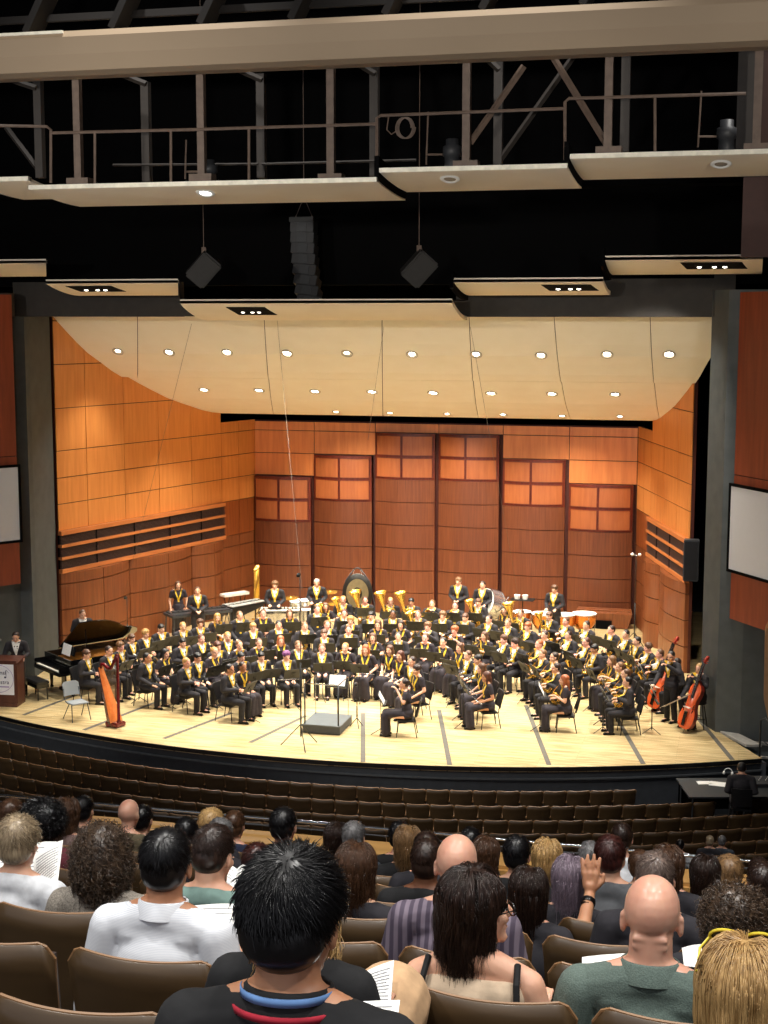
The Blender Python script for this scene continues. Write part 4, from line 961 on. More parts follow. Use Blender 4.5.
for ri, row in enumerate(BAND):
    order = {k: n for n, k in enumerate(rows_idx[ri])}
    for k, a in enumerate(pp):
        if a[2] != ri: continue
        q = row[a[3]]; x, y = xy[k]; n = order[k]+1
        d = POD-xy[k]; d = d/np.hypot(*d)
        if abs(x) < 3 and ri: d = d+np.array([.15, -.15]); d /= np.hypot(*d)
        rz = math.atan2(-d[0], d[1])+random.uniform(-.12, .12)
        sc = 1.0*(random.uniform(.96, 1.03))*(.97 if q[2] else 1.0)
        # keep the head where the photograph has it after the rows were eased apart
        vz = at_y(q[0], q[1], y)[2]; sc = min(1.10, max(.90, vz/1.24))
        pose = IPOSE[q[5]]
        if q[5] == '' : pose = random.choice(['lap', 'knees'])
        o = person_at(pose, q[2], q[4], (x, y, 0), rz, sc, q[6], q[3]); o.scale = (sc*1.12, sc*1.10, sc*1.02)
        where = '%s of %d from the left in the %s row' % (ordn(n), len(row), ROWN[ri]) if False else '%s from left in the %s row' % (ordn(n), ROWN[ri])
        hold = ('holding a '+IWORD[INAME[q[5]][0]].replace('coiled brass ', '').replace('large brass ', '').replace('brass ', '').replace('silver ', '').replace('black ', '')) if q[5] else 'hands in lap'
        tag(o, '%s-haired musician in %s, %s, %s' % (HW.get(q[3], q[3]), 'dress' if q[2] else 'suit', hold, where), 'person', 'seated musicians on the stage')
        c = chair0 if not used_c else copy_tree(chair0); used_c = True
        c.location = (x, y, 0); c.rotation_euler = (0, 0, rz)
        c.scale = (1, 1, sc)
        tag(c, 'black chair under the musician %s' % where, 'chair', 'black orchestra chairs')
        if q[5]:
            key = INAME[q[5]]
            if key not in INSTP: INSTP[key] = inst(key); t = INSTP[key]
            else: t = copy_tree(INSTP[key])
            t.location = (x, y, 0); t.rotation_euler = (0, 0, rz); t.scale = (sc, sc, sc)
            tag(t, '%s held by the musician %s' % (IWORD[key[0]], where), key[0].replace('_', ' '), IWORD[key[0]]+'s of the band')
        if q[7]:
            for dist in (.62, .72, .54):
                sx_, sy_ = x+d[0]*dist, y+d[1]*dist
                dd = np.hypot(xy[:, 0]-sx_, xy[:, 1]-sy_)
                ds = min([9]+[math.hypot(u-sx_, v-sy_) for u, v in stands])
                if min(dd) > .30 and ds > .44: break
            else: continue
            stands.append((sx_, sy_))
            s = stand0 if not used_s else copy_tree(stand0); used_s = True
            hs = random.uniform(.90, 1.02)
            if ri == 0: hs = .88
            s.location = (sx_, sy_, 0); s.rotation_euler = (0, 0, rz); s.scale = (1, 1, hs)
            tag(s, 'black music stand before the musician %s' % where, 'music stand', 'black music stands of the band')
            sheet = link('sheet_music', sheet_me, None, (sx_, sy_, 0)); sheet.rotation_euler = (0, 0, rz); sheet.scale = (1, 1, hs)
            tag(sheet, 'white sheet music before the musician %s' % where, 'sheet music', 'sheet music on the stands')
# ------------------------------------------------------------------ standing percussionists, speaker, players on their feet
STP = {'mallet': Pose(True, .03, (.15, 0, 0), 'mallet'), 'side': Pose(True, .0, (0, .1, 0), 'side', True), 'clasp': Pose(True, .0, (.05, -.1, 0), 'clasp'), 'lectern': Pose(True, .10, (.45, 0, 0), 'lectern'), 'bass': Pose(True, .02, (.15, .2, 0), 'bass'), 'clasp2': Pose(True, .06, (.25, .1, 0), 'mallet')}
def stander(px, py, pose, face, hair, style, label, stole=True, fem=False, skin='light', hz=1.70, loc=None, rz=None, dress=None, sc=1.0):
    P = at_z(px, py, hz*sc) if loc is None else loc
    d = np.array(face, float); rz = math.atan2(-d[0], d[1]) if rz is None else rz
    o = person_at(None, fem, style, (P[0], P[1], 0), rz, sc, skin, hair, stole, STP[pose], ('st', pose, fem), dress)
    o.scale = (sc*1.12, sc*1.10, sc*1.0); tag(o, label, 'person', 'people standing on the stage'); return o, P, rz
stander(178, 584, 'side', (.5, -1), 'brown', 'long', 'long-haired woman in a black dress standing behind the marimba at the left', fem=True)
stander(197.5, 590, 'clasp', (.5, -1), 'brown', 'short', 'tall man in dark suit and yellow stole standing at the marimba')
stander(275, 584, 'mallet', (.25, -1), 'light_brown', 'curly', 'percussionist in black suit standing behind the white xylophone')
stander(317, 581.5, 'clasp2', (.2, -1), 'white', 'short', 'pale-haired percussionist in black suit standing beside the drum kit')
stander(458.6, 580.5, 'clasp', (-.1, -1), 'light_brown', 'curly', 'percussionist with clasped hands standing left of the bass drum')
stander(483, 584, 'mallet', (-.1, -1), 'dark_brown', 'short', 'percussionist standing behind the tilted bass drum')
stander(555, 588, 'mallet', (-.25, -1), 'brown', 'curly', 'curly-haired timpani player in black suit standing over the kettledrums')
sp, _, _ = stander(12, 641, 'lectern', (.35, -1), 'dark_brown', 'short', 'man in dark suit reading at the wooden lectern', stole=False, loc=(-8.35, -4.05, 0))
b1, B1, _ = stander(672, 655, 'bass', (-.62, -.8), 'black', 'short', 'standing bass player in dark suit behind the taller double bass')
stander(82, 614, 'clasp2', (.6, -.8), 'brown', 'short', 'person in black standing behind the raised piano lid', stole=False, hz=1.66)
# ================================================================== LARGE INSTRUMENTS AND STAGE FURNITURE
def T(loc, rz=0): return Matrix.Translation(V(loc)) @ Matrix.Rotation(rz, 4, 'Z')
M_PBLK = mat('piano_black', (14, 14, 15), .12, coat=.6, var=.02); M_IVORY = mat('ivory', (244, 240, 226), .35, var=.01); M_PGOLD = mat('piano_plate', (206, 140, 60), .35, .5)
# grand piano
r = empty('grand_piano', (-7.55, -3.35, 0), math.atan2(-.6, .8))
out = [(-.75, 0), (.75, 0), (.75, .95)]+[(.75-.0-.62*(1-math.cos(t*math.pi/2))-.05*t, .95+1.15*t) for t in [k/8 for k in range(1, 9)]]+[(.02, 2.35), (-.12, 2.55), (-.35, 2.66), (-.58, 2.60), (-.72, 2.42), (-.75, 2.2)]
mb = MB(); n = len(out)
inn = [(x*.94-.0, .04+(y*.965)) for x, y in out]
P = [[V((x, y, z)) for x, y in out+[out[0]]] for z in (.66, 1.0)]; mb.grid(P); P = [[V((x, y, z)) for x, y in inn+[inn[0]]] for z in (1.0, .80)]; mb.grid(P)
mb.grid([[V((x, y, 1.0)) for x, y in out+[out[0]]], [V((x, y, 1.0)) for x, y in inn+[inn[0]]]]); mb.prism(out, .655, .68)
mb.build('case', M_PBLK, r)
mb = MB(); mb.prism(inn, .80, .83); 
for k in range(14): mb.tube([(-.62+.09*k, .42, .86), (-.62+.06*k, 1.2+1.25*(1-k/13.), .86)], .004, 4)
mb.build('plate_and_strings', M_PGOLD, r)
mb = MB(); mb.box((0, -.16, .66), (1.5, .34, .10), bev=.015); mb.box((-.72, -.14, .78), (.07, .36, .16), bev=.02); mb.box((.72, -.14, .78), (.07, .36, .16), bev=.02); mb.box((0, .03, .86), (1.40, .03, .16)); mb.build('key_bed', M_PBLK, r)
kb = MB(); 
for k in range(52): kb.box((-.640+.0246*k, -.22, .728), (.0232, .15, .02))
ko = kb.build('keyboard', M_IVORY, r); mb = MB()
for k in range(51):
    if k % 7 not in (1, 4): mb.box((-.628+.0246*k, -.185, .745), (.013, .095, .02))
mb.build('black_keys', M_EBON, ko)
for lx, ly in ((-.62, .12), (.62, .12), (-.30, 2.25)):
    mb = MB(); mb.tube([(lx, ly, .66), (lx, ly, .40), (lx, ly, .09)], [.075, .055, .04], 8); mb.tube([(lx-.02, ly, .045), (lx+.02, ly, .045)], .045, 10); mb.build('leg', M_PBLK, r)
mb = MB(); mb.box((0, .18, .34), (.20, .05, .56)); mb.box((0, .17, .08), (.30, .14, .07)); mb.build('pedal_lyre', M_PBLK, r)
# lid, hinged on the bass side
th = math.radians(36); Rl = Matrix.Rotation(-th, 3, 'Y')
mb = MB(); lid = [(x+.75, y) for x, y in [(-.78, .42), (.78, .42)]+[(x*1.03, y*1.005) for x, y in out[2:]]]
mb.prism(lid, 0, .025); mb.v = [tuple(Rl @ V(v)+V((-.75, 0, 1.02))) for v in mb.v]; mb.build('lid', M_PBLK, r)
mb = MB(); mb.tube([(.66, .55, 1.0), (.44, .62, 1.0+math.sin(th)*1.24)], .014, 6); mb.build('lid_prop', M_PBLK, r)
mb = MB(); mb.box((0, .34, 1.12), (.74, .02, .24), Matrix.Rotation(-.25, 3, 'X')); mb.build('music_desk', M_PBLK, r)
tag(r, 'black grand piano with its lid raised at the left of the stage', 'piano')
o = empty('sheet_music', r.location, r.rotation_euler.z); mb = MB(); mb.box((-.15, .30, 1.13), (.23, .004, .30), Matrix.Rotation(-.25, 3, 'X')); mb.box((.09, .30, 1.13), (.23, .004, .30), Matrix.Rotation(-.25, 3, 'X')); mb.build('pages', M_PAPER, o)
tag(o, 'large open white score on the music desk of the grand piano', 'sheet music')
r = empty('piano_bench', (-7.86, -3.95, 0), math.atan2(-.6, .8))
mb = MB(); mb.box((0, 0, .455), (.78, .36, .09), bev=.02); mb.build('cushion', mat('bench_leather', (26, 26, 29), .3, coat=.3), r)
mb = MB(); mb.box((0, 0, .37), (.76, .34, .09)); mb.build('frame', M_PBLK, r)
for sx in (-1, 1):
    for sy in (-1, 1): mb = MB(); mb.tube([(sx*.34, sy*.13, .36), (sx*.34, sy*.13, 0)], [.032, .022], 4); mb.build('leg', M_PBLK, r)
tag(r, 'black padded piano bench in front of the keyboard', 'bench')
# grey shell chair
r = empty('stacking_chair', (-5.90, -5.62, 0), math.radians(-128)); M_GP = mat('grey_plastic', (150, 156, 160), .45, var=.03)
mb = MB(); mb.box((0, .02, .44), (.46, .44, .03), bev=.012); mb.build('seat', M_GP, r)
mb = MB(); P = [[V((-.22+.44*j/8, -.24-.05*(1-((j-4)/4)**2)-.09*k/5, .56+.34*k/5-(.05 if (k == 5 and j in (0, 8)) else 0))) for j in range(9)] for k in range(6)]; mb.grid(P, (0, -.02, 0)); mb.build('backrest', M_GP, r)
for sx in (-1, 1):
    legtube(r, (sx*.21, .16, .43), (sx*.25, .26, 0), .012, M_CHAR); legtube(r, (sx*.21, .02, .43), (sx*.25, -.26, 0), .012, M_CHAR); mb = MB(); mb.tube([(sx*.22, -.05, .42), (sx*.22, -.24, .5), (sx*.20, -.30, .75)], .012, 6); mb.build('back_frame', M_CHAR, r)
tag(r, 'empty light grey shell chair between the piano bench and the harp', 'chair')
# concert harp
P0 = at_z(119, 727, 0); r = empty('harp', (P0[0], P0[1], 0), math.atan2(.62, -.78)+math.pi/2+math.pi)
hd = V((-.92, .38, 0)).normalized(); r.rotation_euler = (0, 0, 0)
M_HW = mat('harp_mahogany', (120, 26, 30), .25, coat=.5, col2=(90, 16, 22)); M_HS = mat('harp_spruce', (232, 136, 66), .35, col2=(212, 112, 46))
mb = MB(); mb.tube([(0, 0, .10), (0, 0, .18), (0, 0, 1.66), (0, 0, 1.72), (0, 0, 1.80)], [.07, .04, .036, .05, .058], 14); mb.tube([(0, 0, 1.80), (0, 0, 1.83)], [.058, .03], 14); mb.build('column', M_HW, r)
top = hd*.60+V((0, 0, 1.42)); bot = hd*.08+V((0, 0, .12))
mb = MB(); q = (bot-top).normalized(); side_ = q.cross(hd).normalized(); bk = (hd-q*hd.dot(q)).normalized()
pts = [(0, .07), (.25, .10), (.5, .135), (.75, .17), (1, .20)]
rows = []
for t, w in pts:
    c = top+(bot-top)*t; rows.append([c+side_*w, c+bk*w*.9+side_*w*.75, c+bk*w*1.3, c+bk*w*.9-side_*w*.75, c-side_*w])
mb.grid(rows); 
for R_ in (rows[0], rows[-1]): mb.add(R_, [(0, 1, 2, 3, 4)])
mb.build('soundbox', M_HW, r)
mb = MB(); mb.grid([[top+(bot-top)*t+side_*w, top+(bot-top)*t-side_*w] for t, w in pts], bk*.012); mb.build('soundboard', M_HS, r)
nk = [top+V((0, 0, -.02)), hd*.56+V((0, 0, 1.50)), hd*.46+V((0, 0, 1.50)), hd*.34+V((0, 0, 1.42)), hd*.22+V((0, 0, 1.45)), hd*.12+V((0, 0, 1.62)), V((0, 0, 1.74))]
mb = MB(); mb.tube(nk, [.04, .045, .045, .045, .045, .045, .05], 8); mb.build('neck', M_HW, r)
mb = MB()
for k in range(22):
    t = .06+.88*k/21; a = top+(bot-top)*t; s_ = k/21*.96+.02; f = s_*(len(nk)-1); i = min(int(f), len(nk)-2); b = nk[i].lerp(nk[i+1], f-i); mb.tube([a, b], .0022, 3)
mb.build('strings', mat('harp_strings', (238, 196, 140), .5), r)
mb = MB(); mb.box(hd*.12+V((0, 0, .07)), (.42, .34, .12), Matrix.Rotation(math.atan2(hd.y, hd.x), 3, 'Z'), bev=.03)
for sx in (-1, 1): mb.ell(hd*.22+side_*sx*.15+V((0, 0, .03)), (.06, .06, .03), nu=10, nv=6)
mb.build('base', M_HW, r); tag(r, 'red mahogany concert harp with orange soundboard at the stage front', 'harp')
# lectern with its printed front
r = empty('lectern', (-8.42, -4.75, 0), .12); M_WAL = mat('lectern_wood', (96, 56, 42), .4, scale=3, stretch=(4, 4, .5), col2=(74, 40, 30))
mb = MB(); mb.box((0, 0, .60), (.98, .55, 1.08), bev=.01); mb.box((0, .0, .05), (1.0, .58, .10)); mb.box((.495, .0, .6), (.02, .5, 1.0)); mb.build('cabinet_body', M_WAL, r)
mb = MB(); mb.box((0, .02, 1.17), (1.04, .60, .04), Matrix.Rotation(.12, 3, 'X')); mb.box((0, -.26, 1.18), (1.0, .03, .07)); mb.build('reading_top', M_WAL, r)
mb = MB(); mb.box((0, -.283, .72), (.86, .012, .80)); sg = mb.build('sign_board', mat('sign_white', (240, 240, 246), .6, var=.01), r)
def text(body, size, loc, m, parent, name='lettering', rx=math.pi/2, align='CENTER', rz=0, ext=.003):
    c = bpy.data.curves.new(name, 'FONT'); c.body = body; c.size = size; c.align_x = align; c.align_y = 'CENTER'; c.extrude = ext; c.resolution_u = 3
    o = bpy.data.objects.new(name, c); TS.collection.objects.link(o)
    with bpy.context.temp_override(scene=TS, view_layer=TS.view_layers[0]):
        dg = bpy.context.evaluated_depsgraph_get(); dg.update()
    me = bpy.data.meshes.new_from_object(o.evaluated_get(dg)); bpy.data.objects.remove(o); me.materials.clear(); me.materials.append(m)
    o = bpy.data.objects.new(name, me); COL.objects.link(o); o.location = loc; o.rotation_euler = (rx, 0, rz); o.parent = parent; return o
M_NAVY = mat('print_navy', (44, 40, 84), .6); M_LAV = mat('print_lavender', (170, 150, 200), .6)
text('tional', .15, (.06, -.292, .90), M_NAVY, sg); text('for', .12, (-.03, -.292, .77), M_NAVY, sg); text('chestra', .15, (.08, -.292, .65), M_NAVY, sg)
mb = MB(); mb.tube([V((.02+.40*math.cos(a), -.292, .74+.36*math.sin(a))) for a in [k*2*math.pi/40 for k in range(40)]], .006, 5, closed=True); mb.box((.05, -.292, .53), (.5, .004, .03)); mb.build('ring', M_LAV, sg)
mb = MB(); mb.ell((.20, -.292, .78), (.03, .004, .024), Matrix.Rotation(.4, 3, 'Y'), 12, 6); mb.tube([(.225, -.292, .78), (.235, -.292, .98), (.30, -.292, .90)], .006, 5); mb.build('note_emblem', M_NAVY, sg)
tag(r, 'wooden lectern with a white round-logo poster at the far left', 'lectern')
r = empty('microphone', (-8.62, -4.62, 1.2)); mb = MB(); mb.tube([(0, 0, 0), (-.02, -.04, .22), (.03, .10, .40)], .008, 6); mb.build('gooseneck', M_STAND, r); mb = MB(); mb.ell((.04, .13, .43), (.032, .032, .032), nu=10, nv=8); mb.build('head', mat('mic_foam', (150, 146, 140), .8), r)
tag(r, 'gooseneck microphone on top of the lectern', 'microphone')
# conductor's podium
r = empty('conductor_podium', (.40, -4.86, 0)); M_POD = mat('podium_grey', (96, 102, 104), .7, var=.06, scale=5)
mb = MB(); mb.box((0, 0, .11), (.94, 1.10, .18)); mb.build('platform_box', mat('podium_side', (66, 70, 74), .6), r); mb = MB(); mb.box((0, 0, .21), (.97, 1.13, .03), bev=.008); mb.build('carpet_top', M_POD, r)
for sx in (-1, 1):
    mb = MB(); mb.tube([(sx*.42, -.50, .22), (sx*.42, -.50, 1.22)], .020, 8); mb.build('rail_post', M_CHAR, r)
mb = MB(); mb.tube([(-.42, -.50, 1.22), (.42, -.50, 1.22)], .016, 8); mb.tube([(.42, -.5, 1.22), (.42, .40, 1.22), (.42, .40, .22)], .012, 6); mb.tube([(-.42, -.5, 1.22), (-.42, .40, 1.22), (-.42, .40, .22)], .012, 6); mb.build('hand_rail', M_CHROME, r)
tag(r, 'grey carpeted podium box with metal guard rail at centre stage', 'podium')
r = copy_tree(stand0); r.location = (.42, -4.02, 0); r.rotation_euler = (0, 0, 0); r.scale = (1.0, 1, .95); tag(r, "black music stand of the conductor behind the grey podium", 'music stand')
for c in r.children:
    if c.name.startswith('desk'): pass
o = link('score', sheet_me, None, (.42, -4.02, .02)); o.scale = (1.0, 1, .95); tag(o, "wide white score on the conductor's stand over the podium", 'sheet music')
# microphone stands
def mic_stand(px, py, h, label, mics=1, tri=.42, boom=None, bar=False):
    P = at_z(px, py, 0) if not isinstance(px, tuple) else px; r = empty('microphone_stand', (P[0], P[1], 0)); mb = MB(); mb.tube([(0, 0, .25), (0, 0, h*.5)], .02, 8); mb.tube([(0, 0, h*.5), (0, 0, h)], .011, 8); mb.build('pole', M_STAND, r)
    for k in range(3): a = -math.pi/2+k*2*math.pi/3+.5; legtube(r, (0, 0, .55*min(1, tri/.42)), (tri*math.cos(a), tri*math.sin(a), .01), .012, M_STAND)
    for k in range(mics):
        mb = MB(); x = (k-(mics-1)/2)*.22; mb.tube([(0, 0, h), (x, -.05, h+.03)], .007, 5); mb.ell((x, -.10, h+.05), (.05, .09, .05), nu=10, nv=8); mb.build('microphone_head', M_STAND if not bar else M_PAPER, r)
    tag(r, label, 'microphone stand', 'microphone stands on the stage'); return r
mic_stand(301, 747, 4.05, 'very tall black microphone stand on a tripod in front of the podium', 1, .50)
mic_stand(357, 727, 1.05, 'low microphone stand on a round foot right of the podium', 1, .18)
mic_stand(128, 649, 1.55, 'tall microphone stand against the left wall beyond the piano', 1, .35)
mic_stand(634, 650, 2.9, 'tall microphone stand with a pale head in front of the right back corner', 2, .5, bar=True)
# marimbas, xylophones and keyboards on frames
def bars_instrument(name, A, B, z, wide, m_bars, m_rail, label, nb=40, res=True, cover=None):
    A = V((A[0], A[1], 0)); B = V((B[0], B[1], 0)); d = (B-A); L = d.length; rz = math.atan2(d.y, d.x); r = empty(name, (A+B)/2, rz)
    mb = MB(); 
    for sy in (-1, 1): mb.box((0, sy*wide/2, z-.03), (L, .03, .07))
    mb.box((-L/2, 0, z-.03), (.04, wide, .08)); mb.box((L/2, 0, z-.03), (.04, wide, .08)); mb.build('rails', m_rail, r)
    mb = MB()
    for k in range(nb):
        x = -L/2+.06+(L-.12)*k/(nb-1); w = wide*(.46-.16*k/nb); mb.box((x, -wide*.24, z+.015), ((L/nb)*.8, w, .02))
        if k % 7 not in (2, 6): mb.box((x+L/nb/2, wide*.24, z+.03), ((L/nb)*.7, w*.85, .02))
    mb.build('bars', m_bars, r)
    if res:
        mb = MB()
        for k in range(0, nb): x = -L/2+.06+(L-.12)*k/(nb-1); h = .46-.30*k/nb; mb.tube([(x, -wide*.24, z-.03), (x, -wide*.24, z-h)], .019, 6)
        mb.build('resonators', M_CHAR if cover is None else M_SILV, r)
    for sx in (-1, 1):
        for sy in (-1, 1): legtube(r, (sx*(L/2-.06), sy*wide*.42, z-.04), (sx*(L/2-.02), sy*wide*.46, .0), .022, m_rail)
    tag(r, label, 'percussion instrument'); return r
M_ROSE = mat('rosewood_dark', (62, 66, 70), .35, col2=(44, 46, 50)); M_ALU = mat('alu_bars', (206, 208, 204), .4, .3)
bars_instrument('marimba', (-6.95, 2.9), (-5.55, 4.3), .92, .75, M_ROSE, M_CHAR, 'dark marimba on a frame in front of two standing players, left')
bars_instrument('vibraphone', (-5.7, 4.6), (-4.95, 5.9), .90, .6, M_ALU, M_BLKG, 'vibraphone with grey bars beside the marimba', 32)
bars_instrument('xylophone', (-4.55, 4.45), (-3.30, 4.85), .88, .6, M_IVORY, M_CHROME, 'pale xylophone in front of the curly-haired percussionist', 34, cover=1)
r = empty('keyboard_stand', (-5.95, 6.1, 0), .9); mb = MB(); mb.box((0, 0, 1.02), (.95, .32, .09), bev=.01); mb.build('keyboard_body', mat('keyboard_white', (232, 230, 222), .4), r)
for sx in (-1, 1): mb = MB(); mb.tube([(sx*.3, -.18, .0), (sx*.3, .18, .97)], .014, 6); mb.tube([(sx*.3, .18, 0), (sx*.3, -.18, .97)], .014, 6); mb.build('crossed_leg', M_STAND, r)
tag(r, 'white keyboard on a crossed stand near the left back corner', 'keyboard')
# chimes
P0 = at_z(258, 612, 0); r = empty('tubular_chimes', (-5.35, 6.6, 0), 1.72)
mb = MB(); 
for sx in (-1, 1): mb.tube([(sx*.36, 0, .05), (sx*.36, 0, 1.80)], .018, 6)
mb.box((0, 0, 1.80), (.80, .08, .06)); mb.box((0, 0, .30), (.76, .05, .05)); mb.box((-.36, 0, .03), (.05, .5, .05)); mb.box((.36, 0, .03), (.05, .5, .05)); mb.build('frame', M_BRASS, r)
for k in range(14): mb = MB(); mb.tube([(-.30+.046*k, (.04 if k % 2 else -.02), 1.90-.03*(k % 2)), (-.30+.046*k, (.04 if k % 2 else -.02), .42+.045*k)], .017, 8); mb.build('chime_tube', M_BRASS, r)
tag(r, 'golden tubular chimes on a frame near the left back corner', 'chimes')
# gong
G = at_z(355, 592, 1.42); r = empty('gong', (G[0], G[1]+.3, 0), .12); r.scale = (.76, .76, 1.0)
mb = MB(); 
for sx in (-1, 1): mb.tube([(sx*.74, 0, 0), (sx*.72, 0, 1.0), (sx*.50, 0, 1.72), (sx*.14, 0, 2.10)], .022, 8); mb.tube([(sx*.74, -.3, .03), (sx*.74, .3, .03)], .02, 6)
mb.tube([(-.14, 0, 2.10), (0, 0, 2.14), (.14, 0, 2.10)], .022, 8); mb.build('stand_frame', M_CHAR, r)
RX = Matrix.Rotation(math.pi/2, 3, 'X')
mb = MB(); mb.mi = 0; mb.lathe([(.36, .030), (.62, .02), (.64, -.05)], 40, RX, (0, 0, 1.32)); mb.mi = 1; mb.lathe([(.20, .035), (.47, .036)], 40, RX, (0, 0, 1.32)); mb.mi = 0; mb.lathe([(.001, .065), (.12, .055), (.20, .036)], 30, RX, (0, 0, 1.32))
mb.lathe([(.001, -.04), (.63, -.05)], 30, RX, (0, 0, 1.32)); mb.build('disc', [mat('gong_dark', (52, 50, 46), .4, .6), mat('gong_bronze', (176, 160, 120), .35, .7)], r)
mb = MB(); mb.tube([(-.2, 0, 1.88), (-.12, 0, 2.1)], .006, 4); mb.tube([(.2, 0, 1.88), (.12, 0, 2.1)], .006, 4); mb.build('cord', M_PAPER, r)
tag(r, 'large dark gong with bronze ring hanging in its stand at centre back', 'gong')
# drums
def drum(mb, c, rad, h, M3=None, n=24): mb.lathe([(rad, -h/2), (rad, h/2)], n, M3, c)
def kit_drum(loc, rad, h, z, tilt, label, name='drum', shell=None, stand=True, rz=0.0, cat='drum', group='drums of the percussion section'):
    r = empty(name, (loc[0], loc[1], 0), rz); R = Matrix.Rotation(tilt, 3, 'X'); c = V((0, 0, z)); mb = MB()
    prof = [(rad, -h/2), (rad, h/2)]; mb.lathe(prof, 28, R, c); mb.build('shell', shell or M_SILV, r)
    mb = MB(); mb.lathe([(.001, h/2+.004), (rad*.985, h/2+.004)], 28, R, c); mb.lathe([(.001, -h/2-.004), (rad*.985, -h/2-.004)], 28, R, c); mb.build('skin', M_SKINW, r)
    mb = MB()
    for s_ in (-1, 1): mb.tube([c+R @ V((rad*1.02*math.cos(a), rad*1.02*math.sin(a), s_*h/2)) for a in [k*math.pi/14 for k in range(28)]], .010, 5, closed=True)
    for k in range(8): a = k*math.pi/4; mb.tube([c+R @ V((rad*1.03*math.cos(a), rad*1.03*math.sin(a), -h/2)), c+R @ V((rad*1.03*math.cos(a), rad*1.03*math.sin(a), h/2))], .005, 4)
    mb.build('hoops_and_rods', M_CHROME, r)
    if stand:
        mb = MB(); mb.tube([(0, 0, z-h/2), (0, 0, .3)], .014, 6); mb.build('stand_pole', M_CHROME, r)
        for k in range(3): a = k*2.1; legtube(r, (0, 0, .34), (.28*math.cos(a), .28*math.sin(a), .01), .010, M_CHROME)
    tag(r, label, cat, group); return r
P1 = at_z(305, 601, .9); kit_drum((P1[0], P1[1]), .18, .15, .86, .15, 'silver snare drum on a stand left of the pale-haired percussionist')
P1 = at_z(296, 604, .8); kit_drum((P1[0], P1[1]), .20, .22, .80, .2, 'white-topped tom drum at the left side of the drum kit')
P1 = at_z(306, 612, .6); kit_drum((P1[0], P1[1]), .22, .36, .50, 0, 'low silver floor drum of the drum kit', stand=False)
P1 = at_z(490, 606, .95); bd = kit_drum((P1[0], P1[1]), .46, .46, 1.02, 1.25, 'big silver bass drum tilted on its stand at the back right', 'bass_drum', stand=False, rz=-.75)
for sx in (-1, 1): mb = MB(); mb.tube([(sx*.50, -.3, .05), (sx*.50, .1, .9), (sx*.50, .35, 1.3)], .02, 6); mb.tube([(sx*.5, .3, .05), (sx*.5, -.1, .9)], .02, 6); mb.tube([(sx*.5, -.35, .04), (sx*.5, .35, .04)], .02, 6); mb.build('stand_frame', M_CHROME, bd)
def cymbal(px, py, z, label):
    P = at_z(px, py, z); r = empty('cymbal_stand', (P[0], P[1], 0)); mb = MB(); mb.lathe([(.24, -.02), (.10, 0), (.04, .012), (.03, .03), (.001, .035)], 24, Matrix.Rotation(.12, 3, 'X'), (0, 0, z)); mb.build('cymbal', M_BRASS, r)
    mb = MB(); mb.tube([(0, 0, .3), (0, 0, z+.06)], .010, 6); mb.build('pole', M_CHROME, r)
    for k in range(3): a = k*2.1+.4; legtube(r, (0, 0, .36), (.28*math.cos(a), .28*math.sin(a), .01), .009, M_CHROME)
    tag(r, label, 'cymbal', 'cymbals of the drum kit')
cymbal(330, 591.5, 1.35, 'high brass cymbal right of the pale-haired percussionist'); cymbal(335, 603, 1.05, 'low brass cymbal between the drum kit and the gong'); cymbal(291, 597.5, 1.2, 'brass cymbal over the left side of the drum kit')
for k, (x, y, rad) in enumerate(((522, 611, .30), (543, 613, .37), (564, 614, .37), (584, 613, .40))):
    P = at_z(x, y, .84); r = empty('timpani', (P[0], P[1], 0)); mb = MB(); mb.lathe([(.10, .28), (rad*.62, .36), (rad*.92, .55), (rad, .80)], 28); mb.build('bowl', M_COPPER, r)
    mb = MB(); mb.lathe([(.001, .835), (rad*.99, .835)], 28); mb.build('skin', M_SKINW, r)
    mb = MB(); mb.tube([(rad*1.02*math.cos(a), rad*1.02*math.sin(a), .82) for a in [j*math.pi/16 for j in range(32)]], .016, 6, closed=True); mb.build('hoop', M_CHROME, r)
    for j in range(4): a = j*math.pi/2+.5; legtube(r, (rad*1.0*math.cos(a), rad*math.sin(a), .78), (rad*.85*math.cos(a), rad*.85*math.sin(a), .0), .016, M_CHROME, 'strut')
    mb = MB(); mb.tube([(0, 0, .03), (0, 0, .29)], [.2, .10], 12); mb.build('pedal_base', M_CHAR, r)
    tag(r, 'copper kettledrum with white skin, %s from the left of the four' % ordn(k+1), 'kettledrum', 'four kettledrums at the back right')
r = empty('instrument_tray', (3.35, 7.35, 0)); mb = MB(); mb.box((0, 0, 1.05), (.75, .42, .03)); mb.build('tray_top', M_STAND, r); mb = MB(); mb.tube([(0, 0, 1.04), (0, 0, .05)], .02, 6); mb.box((0, 0, .03), (.5, .5, .04)); mb.build('pole', M_STAND, r); tag(r, 'black percussion tray left of the kettledrums', 'tray')
r = empty('bongo_drums', (3.30, 7.35, 1.065)); 
for sx in (-1, 1): mb = MB(); mb.lathe([(.08, .0), (.10, .13)], 20, None, (sx*.13, 0, 0)); mb.lathe([(.001, .132), (.10, .132)], 20, None, (sx*.13, 0, 0)); mb.build('drum_shell', M_SKINW, r)
tag(r, 'pair of small white-topped bongos on the percussion tray', 'drum')
